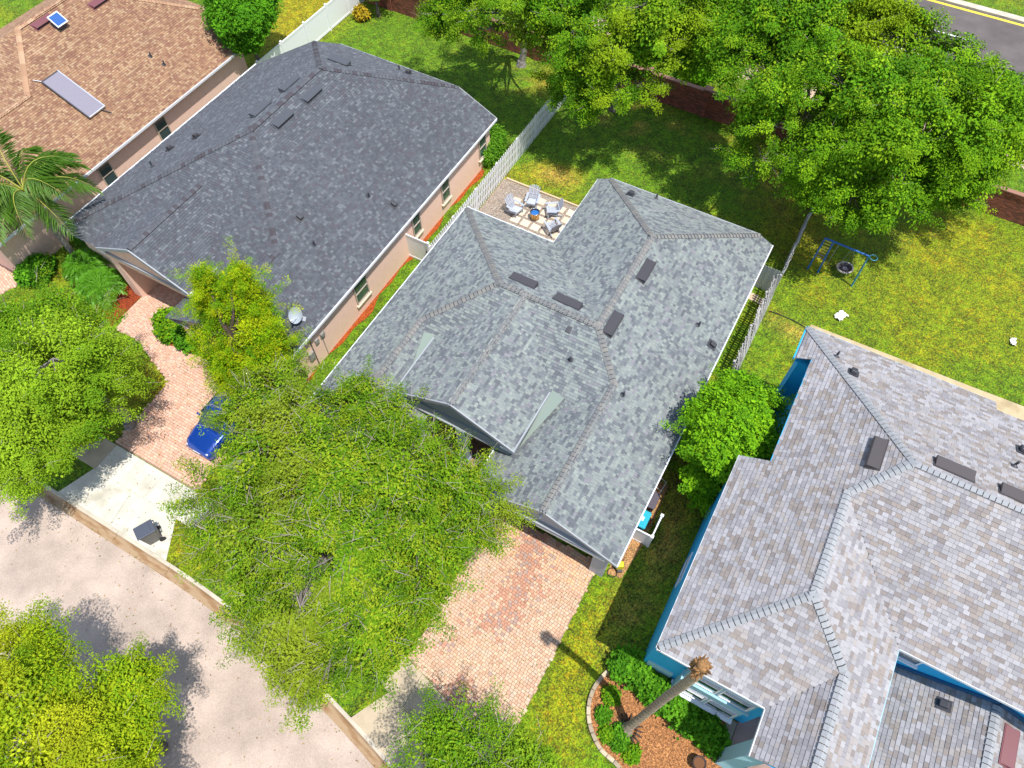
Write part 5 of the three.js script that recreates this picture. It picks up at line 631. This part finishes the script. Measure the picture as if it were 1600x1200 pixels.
// shrubs
function shrub(name, label, category, lobes, o, group) { const t = thing(name, label, category, [0, 0, 0], 0, group), st = []; for (const [x, y, z, rad] of lobes) for (let i = 0; i < 3; i++) { const a = i * 2.1 + x; st.push(bar([x + Math.cos(a) * rad * 0.12, 0, z + Math.sin(a) * rad * 0.12], [x + Math.cos(a) * rad * 0.5, y, z + Math.sin(a) * rad * 0.5], 0.018, 0.008, 5)); } part('stems', merge(st), barkBrown, t); crown(t, lobes, { gap: 0.3, gapF: 2, floor: 0.04, mat: foliage.gloss, geo: SPR.shrub, density: 900, flat: 0.85, ...o }, 'foliage'); return t; }
const hedgeCols = [[0.08, 0.25, 0.012], [0.12, 0.32, 0.016], [0.055, 0.18, 0.010]];
shrub('hedge', 'dark green hedge under the front windows of the blue house', 'hedge', [[1.55, 0.55, -6.55, 0.62], [2.2, 0.6, -6.6, 0.68], [2.9, 0.6, -6.35, 0.66], [3.5, 0.55, -6.15, 0.62], [4.2, 0.55, -6.05, 0.62], [4.9, 0.55, -5.95, 0.6], [5.5, 0.5, -5.75, 0.52], [3.9, 0.5, -6.7, 0.6], [4.9, 0.5, -6.7, 0.6]], { seed: 31, density: 560, colors: hedgeCols, geo: SPR.shrub, size: 1.25 });
[[1.45, -5.3, 0.3], [1.5, -4.55, 0.26], [1.9, -4.0, 0.24], [2.45, -3.95, 0.27], [2.95, -3.85, 0.3], [2.3, -4.35, 0.25]].forEach(([x, z, r], i) => shrub('low_shrub', ['low bushy shrub at the rounded end of the stone-edged bed', 'low shrub midway along the curved stone edging', 'small ball shrub near the palm stump', 'small round shrub beside the base of the palm stump', 'dark small shrub at the street end of the mulch bed', 'pale low shrub touching the palm stump'][i], 'shrub', [[x, r * 0.6, z, r]], { seed: 40 + i, density: 2100, colors: i % 2 ? hedgeCols : backCols, size: 0.8 }, 'low shrubs in the mulch bed'));
shrub('box_hedge', 'clipped box hedge beside the salmon drive and the feather palm', 'hedge', [[-35.3, 0.5, -9.6, 0.6], [-34.9, 0.5, -9.0, 0.6], [-34.3, 0.5, -9.2, 0.6], [-34.6, 0.5, -9.9, 0.6]], { seed: 50, colors: hedgeCols, density: 500, size: 1.2 });
shrub('porch_shrub', 'bright green shrub beside the porch path', 'shrub', [[-26.0, 0.5, -10.3, 0.7], [-25.4, 0.5, -10.6, 0.6], [-25.6, 0.45, -9.9, 0.55]], { seed: 51, colors: backCols, density: 600, size: 1.3 });
shrub('porch_shrub', 'dark green shrub under the corner of the low slate roof', 'shrub', [[-24.6, 0.5, -10.1, 0.6], [-24.1, 0.5, -9.9, 0.45]], { seed: 52, colors: hedgeCols, density: 600, size: 1.3 });
shrub('corner_shrub', 'bright leafy shrub at the back corner of the pink wall', 'shrub', [[-17.9, 0.7, -29.5, 0.8], [-17.7, 0.7, -28.9, 0.6], [-18.0, 0.9, -30.3, 0.7]], { seed: 53, colors: [[0.11, 0.29, 0.015], [0.15, 0.33, 0.02], [0.07, 0.2, 0.015]], density: 420, geo: SPR.broad, size: 0.8 });
shrub('golden_shrub', 'small golden-yellow shrub by the white fence corner', 'shrub', [[-33.1, 0.5, -37.4, 0.55]], { seed: 54, colors: [[0.5, 0.34, 0.02], [0.42, 0.32, 0.03]], density: 700, size: 1.1 });
[[-8.6, -10.5], [-7.7, -10.3], [-8.1, -10.0], [-9.6, -10.7]].forEach(([x, z], i) => shrub('flowering_plant', ['orange-red flowering plant with green leaves by the porch column', 'red flowering plant beside the downpipe of the garage', 'orange and yellow flowering plant nearest the garage corner', 'small red flowering plant at the far side of the porch column'][i], 'flower', [[x, 0.3, z, 0.3]], { seed: 60 + i, colors: i % 2 ? [[0.55, 0.07, 0.01], [0.5, 0.18, 0.01]] : [[0.6, 0.11, 0.01], [0.12, 0.25, 0.02], [0.62, 0.42, 0.02]], density: 1500 }, 'flowering plants by the porch'));
for (const [i, x, z, r] of [[0, -9.8, -42.8, 1.5], [1, -10.8, -48.8, 1.7], [2, -4, -43, 1.3], [3, 7.5, -42.5, 1.4]]) shrub('verge_shrub', ['vivid green shrub just behind the brick wall', 'vivid green shrub near the main road kerb', 'rounded verge shrub behind the wall and tall tree', 'rounded verge shrub behind the wall beyond the play frame'][i], 'shrub', [[x, r * 0.5, z, r]], { seed: 70 + i, colors: [[0.16, 0.42, 0.012], [0.19, 0.46, 0.015]], density: 380, geo: SPR.dense, gap: 0.2 });
// palms
function frond(L, rise, droop, leaf, n, wid, seed, fold = 0.55) { // along +z from the origin
  const r = rng(seed), gs = [], pos = []; const P = (t) => V(0, rise * Math.sin(t * 1.9) * L - droop * t * t * L, t * L * (1 - 0.18 * t)); for (let i = 0; i < 8; i++) gs.push(bar(P(i / 8).toArray(), P((i + 1) / 8).toArray(), 0.035 * (1 - i / 9), 0.035 * (1 - (i + 1) / 9) + 0.003, 5));
  for (let i = 0; i < n; i++) { const t = 0.12 + 0.88 * i / n, c = P(t), ll = leaf * (0.35 + Math.sin(Math.min(1, t * 1.05) * Math.PI) * 0.75) * (0.85 + 0.3 * r()); for (const s of [-1, 1]) { const dir = V(s * 0.85, -fold + (r() - 0.5) * 0.7, 0.55 + (r() - 0.5) * 0.5).normalize(), w = V(0, 0.25, 1).cross(dir).normalize().cross(dir).normalize().multiplyScalar(wid), tip = c.clone().addScaledVector(dir, ll).add(V(0, -0.16 * ll, 0.04)), mid = c.clone().addScaledVector(dir, ll * 0.5); for (const p of [c, mid.clone().add(w), tip, c, tip, mid.clone().sub(w)]) pos.push(p.x, p.y, p.z); } }
  const g = new THREE.BufferGeometry(); g.setAttribute('position', new THREE.Float32BufferAttribute(pos, 3)); g.computeVertexNormals(); return { rachis: merge(gs), leaves: g };
}
{
  const t = thing('palm_tree', 'feather palm with arching fronds beside the tan-roofed house', 'palm', [-33.9, 0, -11.3]); const green = phys(lin(0.10, 0.235, 0.012), 0.6, { transmission: 0.25, thickness: 0 }), lime = mat(lin(0.34, 0.36, 0.05), 0.6), dead = mat(lin(0.42, 0.26, 0.12), 0.9);
  part('trunk', merge(Array.from({ length: 14 }, (_, i) => new THREE.CylinderGeometry(0.15 - i * 0.002, 0.17 - i * 0.002, 0.36, 12).translate(0, 0.18 + i * 0.35, 0))), barkPale, t); part('boot', merge(Array.from({ length: 12 }, (_, i) => bar([Math.cos(i * 2.4) * 0.1, 4.6, Math.sin(i * 2.4) * 0.1], [Math.cos(i * 2.4) * 0.32, 4.5 + (i % 4) * 0.14, Math.sin(i * 2.4) * 0.32], 0.06, 0.02))), dead, t);
  const vs = [0, 1, 2].map((i) => frond(4.0 - i * 0.25, 0.32 + i * 0.05, 0.44 + i * 0.08, 0.95, 60, 0.036, 80 + i, 0.75)); for (let i = 0; i < 15; i++) { const v = vs[i % 3], m = part('frond', v.leaves, green, t); m.position.y = 4.95; m.rotation.order = 'YXZ'; m.rotation.y = i * 2.4 + 0.5; m.rotation.x = -0.12 + (i % 4) * 0.1 - (i > 10 ? 0.5 : 0); part('rachis', v.rachis, lime, m); } for (let i = 0; i < 3; i++) { const m = part('dead_frond', vs[2].leaves, dead, t); m.position.y = 4.7; m.rotation.order = 'YXZ'; m.rotation.y = 0.9 + i * 0.8; m.rotation.x = 1.0; m.scale.setScalar(0.45); }
  const sg = phys(lin(0.12, 0.34, 0.015), 0.45, { transmission: 0.15, thickness: 0 }), sv = [0, 1].map((i) => frond(1.55, 0.42, 0.42, 0.36, 32, 0.024, 90 + i, 0.25));
  [[-32.3, -10.9, 1, 'arching cycad under the slate eave beside the porch gable'], [-30.5, -10.2, 1.05, 'arching cycad before the porch column of the slate-roofed house'], [-33.9, -12.6, 0.8, 'cycad tucked between the pink walls of the two left houses']].forEach(([x, z, s, l], k) => { const c = thing('cycad', l, 'cycad', [x, 0, z], k); part('caudex', new THREE.CylinderGeometry(0.14, 0.18, 0.55, 10).translate(0, 0.27, 0), barkBrown, c); for (let i = 0; i < 26; i++) { const v = sv[i % 2], m = part('frond', v.leaves, sg, c); m.position.y = 0.5; m.rotation.order = 'YXZ'; m.rotation.y = i * 2.4; m.rotation.x = 0.15 - (i / 26) * 0.7; m.scale.setScalar(s * (1.05 - 0.2 * (i / 26))); part('rachis', v.rachis, sg, m); } });
}
{ // dead palm stump, its bed and stone edging
  const t = thing('palm_stump', 'tall leaning dead palm trunk with a frayed brown top', 'tree stump'); const c = new THREE.CatmullRomCurve3([V(2.42, -0.05, -4.45), V(2.5, 0.5, -4.62), V(2.68, 3, -5.0), V(2.72, 6, -5.12), V(2.7, 9, -5.05), V(2.62, 11, -4.95), V(2.5, 12.1, -4.85)]);
  const N = 44, ring = []; for (let i = 0; i < N; i++) { const a = c.getPoint(i / N), b = c.getPoint((i + 1) / N), u = i / N, R = 0.145 + 0.27 * Math.exp(-u * 14) + 0.008 * Math.sin(i * 2.1) - 0.015 * u; ring.push(bar(a.toArray(), b.toArray(), R * 1.04, R * 0.96, 16)); }
  part('trunk', merge(ring), mat(lin(0.54, 0.43, 0.32), 0.95, { map: bark }), t); const r = rng(9), fr = [], top = c.getPoint(1); fr.push(new THREE.SphereGeometry(0.17, 14, 10).scale(1, 0.9, 1).translate(top.x, top.y, top.z)); for (let i = 0; i < 90; i++) { const a = r() * 6.28, k = r(), b = top.clone().add(V(Math.cos(a) * 0.14, -0.7 * k, Math.sin(a) * 0.14)), e = b.clone().add(V(Math.cos(a + 0.5) * (0.02 + 0.13 * r()), 0.3 * r() - 0.2 * k, Math.sin(a + 0.5) * (0.02 + 0.13 * r()))); fr.push(bar(b.toArray(), e.toArray(), 0.045, 0.012, 5)); } part('frayed_top', merge(fr), mat(lin(0.52, 0.27, 0.10), 0.95, { map: bark }), t);
  part('roots', merge(Array.from({ length: 18 }, (_, i) => bar([2.52 + Math.cos(i * 0.35) * 0.3, 0.2, -4.55 + Math.sin(i * 0.35) * 0.3], [2.52 + Math.cos(i * 0.35) * 0.62, 0.0, -4.55 + Math.sin(i * 0.35) * 0.62], 0.05, 0.02, 5))), barkBrown, t);
  mulch('tan bark mulch bed around the palm stump', [[1.35, -6.9], [0.95, -6.0], [0.8, -5.3], [0.88, -4.6], [1.25, -3.98], [1.9, -3.5], [2.6, -3.35], [3.6, -3.0], [5.9, -3.0], [6.15, -5.0], [5.75, -5.9], [5.75, -7.4], [2.0, -7.4]], lin(0.92, 0.54, 0.25), 0.03);
  const e = thing('stone_edging', 'curved row of tan edging stones round the mulch bed', 'edging'), ec = new THREE.CatmullRomCurve3([V(1.3, 0, -6.6), V(0.92, 0, -5.95), V(0.76, 0, -5.2), V(0.88, 0, -4.5), V(1.25, 0, -3.92), V(1.9, 0, -3.44), V(2.6, 0, -3.28), V(3.6, 0, -2.9), V(4.6, 0, -2.8)]), ms = [[0.55, 0.45, 0.33], [0.46, 0.38, 0.29], [0.68, 0.58, 0.44]].map((q) => mat(lin(...q), 0.9, { map: concreteTex })), sg = rbx(0.3, 0.16, 0.16, 0.02); const n = 21; for (let i = 0; i < n; i++) { const p = ec.getPointAt((i + 0.5) / n), d = ec.getTangentAt((i + 0.5) / n), m = part('stone', sg, ms[Math.floor(r() * 3)], e); m.position.set(p.x, 0.06 + r() * 0.015, p.z); m.rotation.y = Math.atan2(-d.z, d.x) + (r() - 0.5) * 0.06; }
  const pot = thing('plant_pot', 'dark round pot on the mulch near the porch pillar', 'pot', [5.25, 0.03, -4.75]); part('pot', new THREE.LatheGeometry([[0, 0.02], [0.16, 0.02], [0.24, 0.3], [0.26, 0.42], [0.23, 0.42], [0.2, 0.34], [0, 0.33]].map((p) => new THREE.Vector2(...p)), 22), mat(lin(0.06, 0.045, 0.045), 0.85), pot); part('soil', new THREE.CylinderGeometry(0.2, 0.2, 0.02, 18).translate(0, 0.36, 0), mat(lin(0.16, 0.07, 0.03), 1), pot);
}
{ // fallen leaves on the street, the aprons and the drives
  const r = rng(321), list = [], n = 1000; for (let i = 0; i < n; i++) { const k = r(); let x, z, y; if (k < 0.45) { x = -26 + r() * 22; z = kerbZ(x) + 0.5 + Math.pow(r(), 2.2) * 6; y = -0.108; } else if (k < 0.5) { x = -23.6 + r() * 5.2; z = -3.8 + r() * 2.8; y = 0.03; } else if (k < 0.82) { x = -6.1 + Math.pow(r(), 1.6) * 4.8; z = -9.4 + r() * 7; y = 0.045; } else { x = -23.5 + r() * 4.8; z = -9 + r() * 5; y = 0.045; } list.push([x, y, z]); }
  const g = new THREE.BufferGeometry(); g.setAttribute('position', new THREE.Float32BufferAttribute([0, 0, -0.5, 0.28, 0.12, 0, 0, 0, 0.5, 0, 0, -0.5, 0, 0, 0.5, -0.28, 0.1, 0], 3)); g.computeVertexNormals();
  const im = shade(new THREE.InstancedMesh(g, mat(lin(1, 1, 1), 0.9), n)); im.name = 'fallen_leaves'; im.userData = { kind: 'stuff', label: 'scattered brown fallen leaves on the paving and street' }; const M = new THREE.Matrix4(), q = new THREE.Quaternion(), e = new THREE.Euler(); list.forEach((p, i) => { const s = 0.05 + 0.05 * r(); im.setMatrixAt(i, M.compose(V(...p), q.setFromEuler(e.set((r() - 0.5) * 0.5, r() * 6.28, (r() - 0.5) * 0.5)), V(s, s, s))); const c = [[0.28, 0.16, 0.06], [0.20, 0.11, 0.05], [0.36, 0.25, 0.08], [0.14, 0.18, 0.03]][Math.floor(r() * 4)]; im.setColorAt(i, lin(...c)); }); scene.add(im);
}
renderer.render(scene, camera);
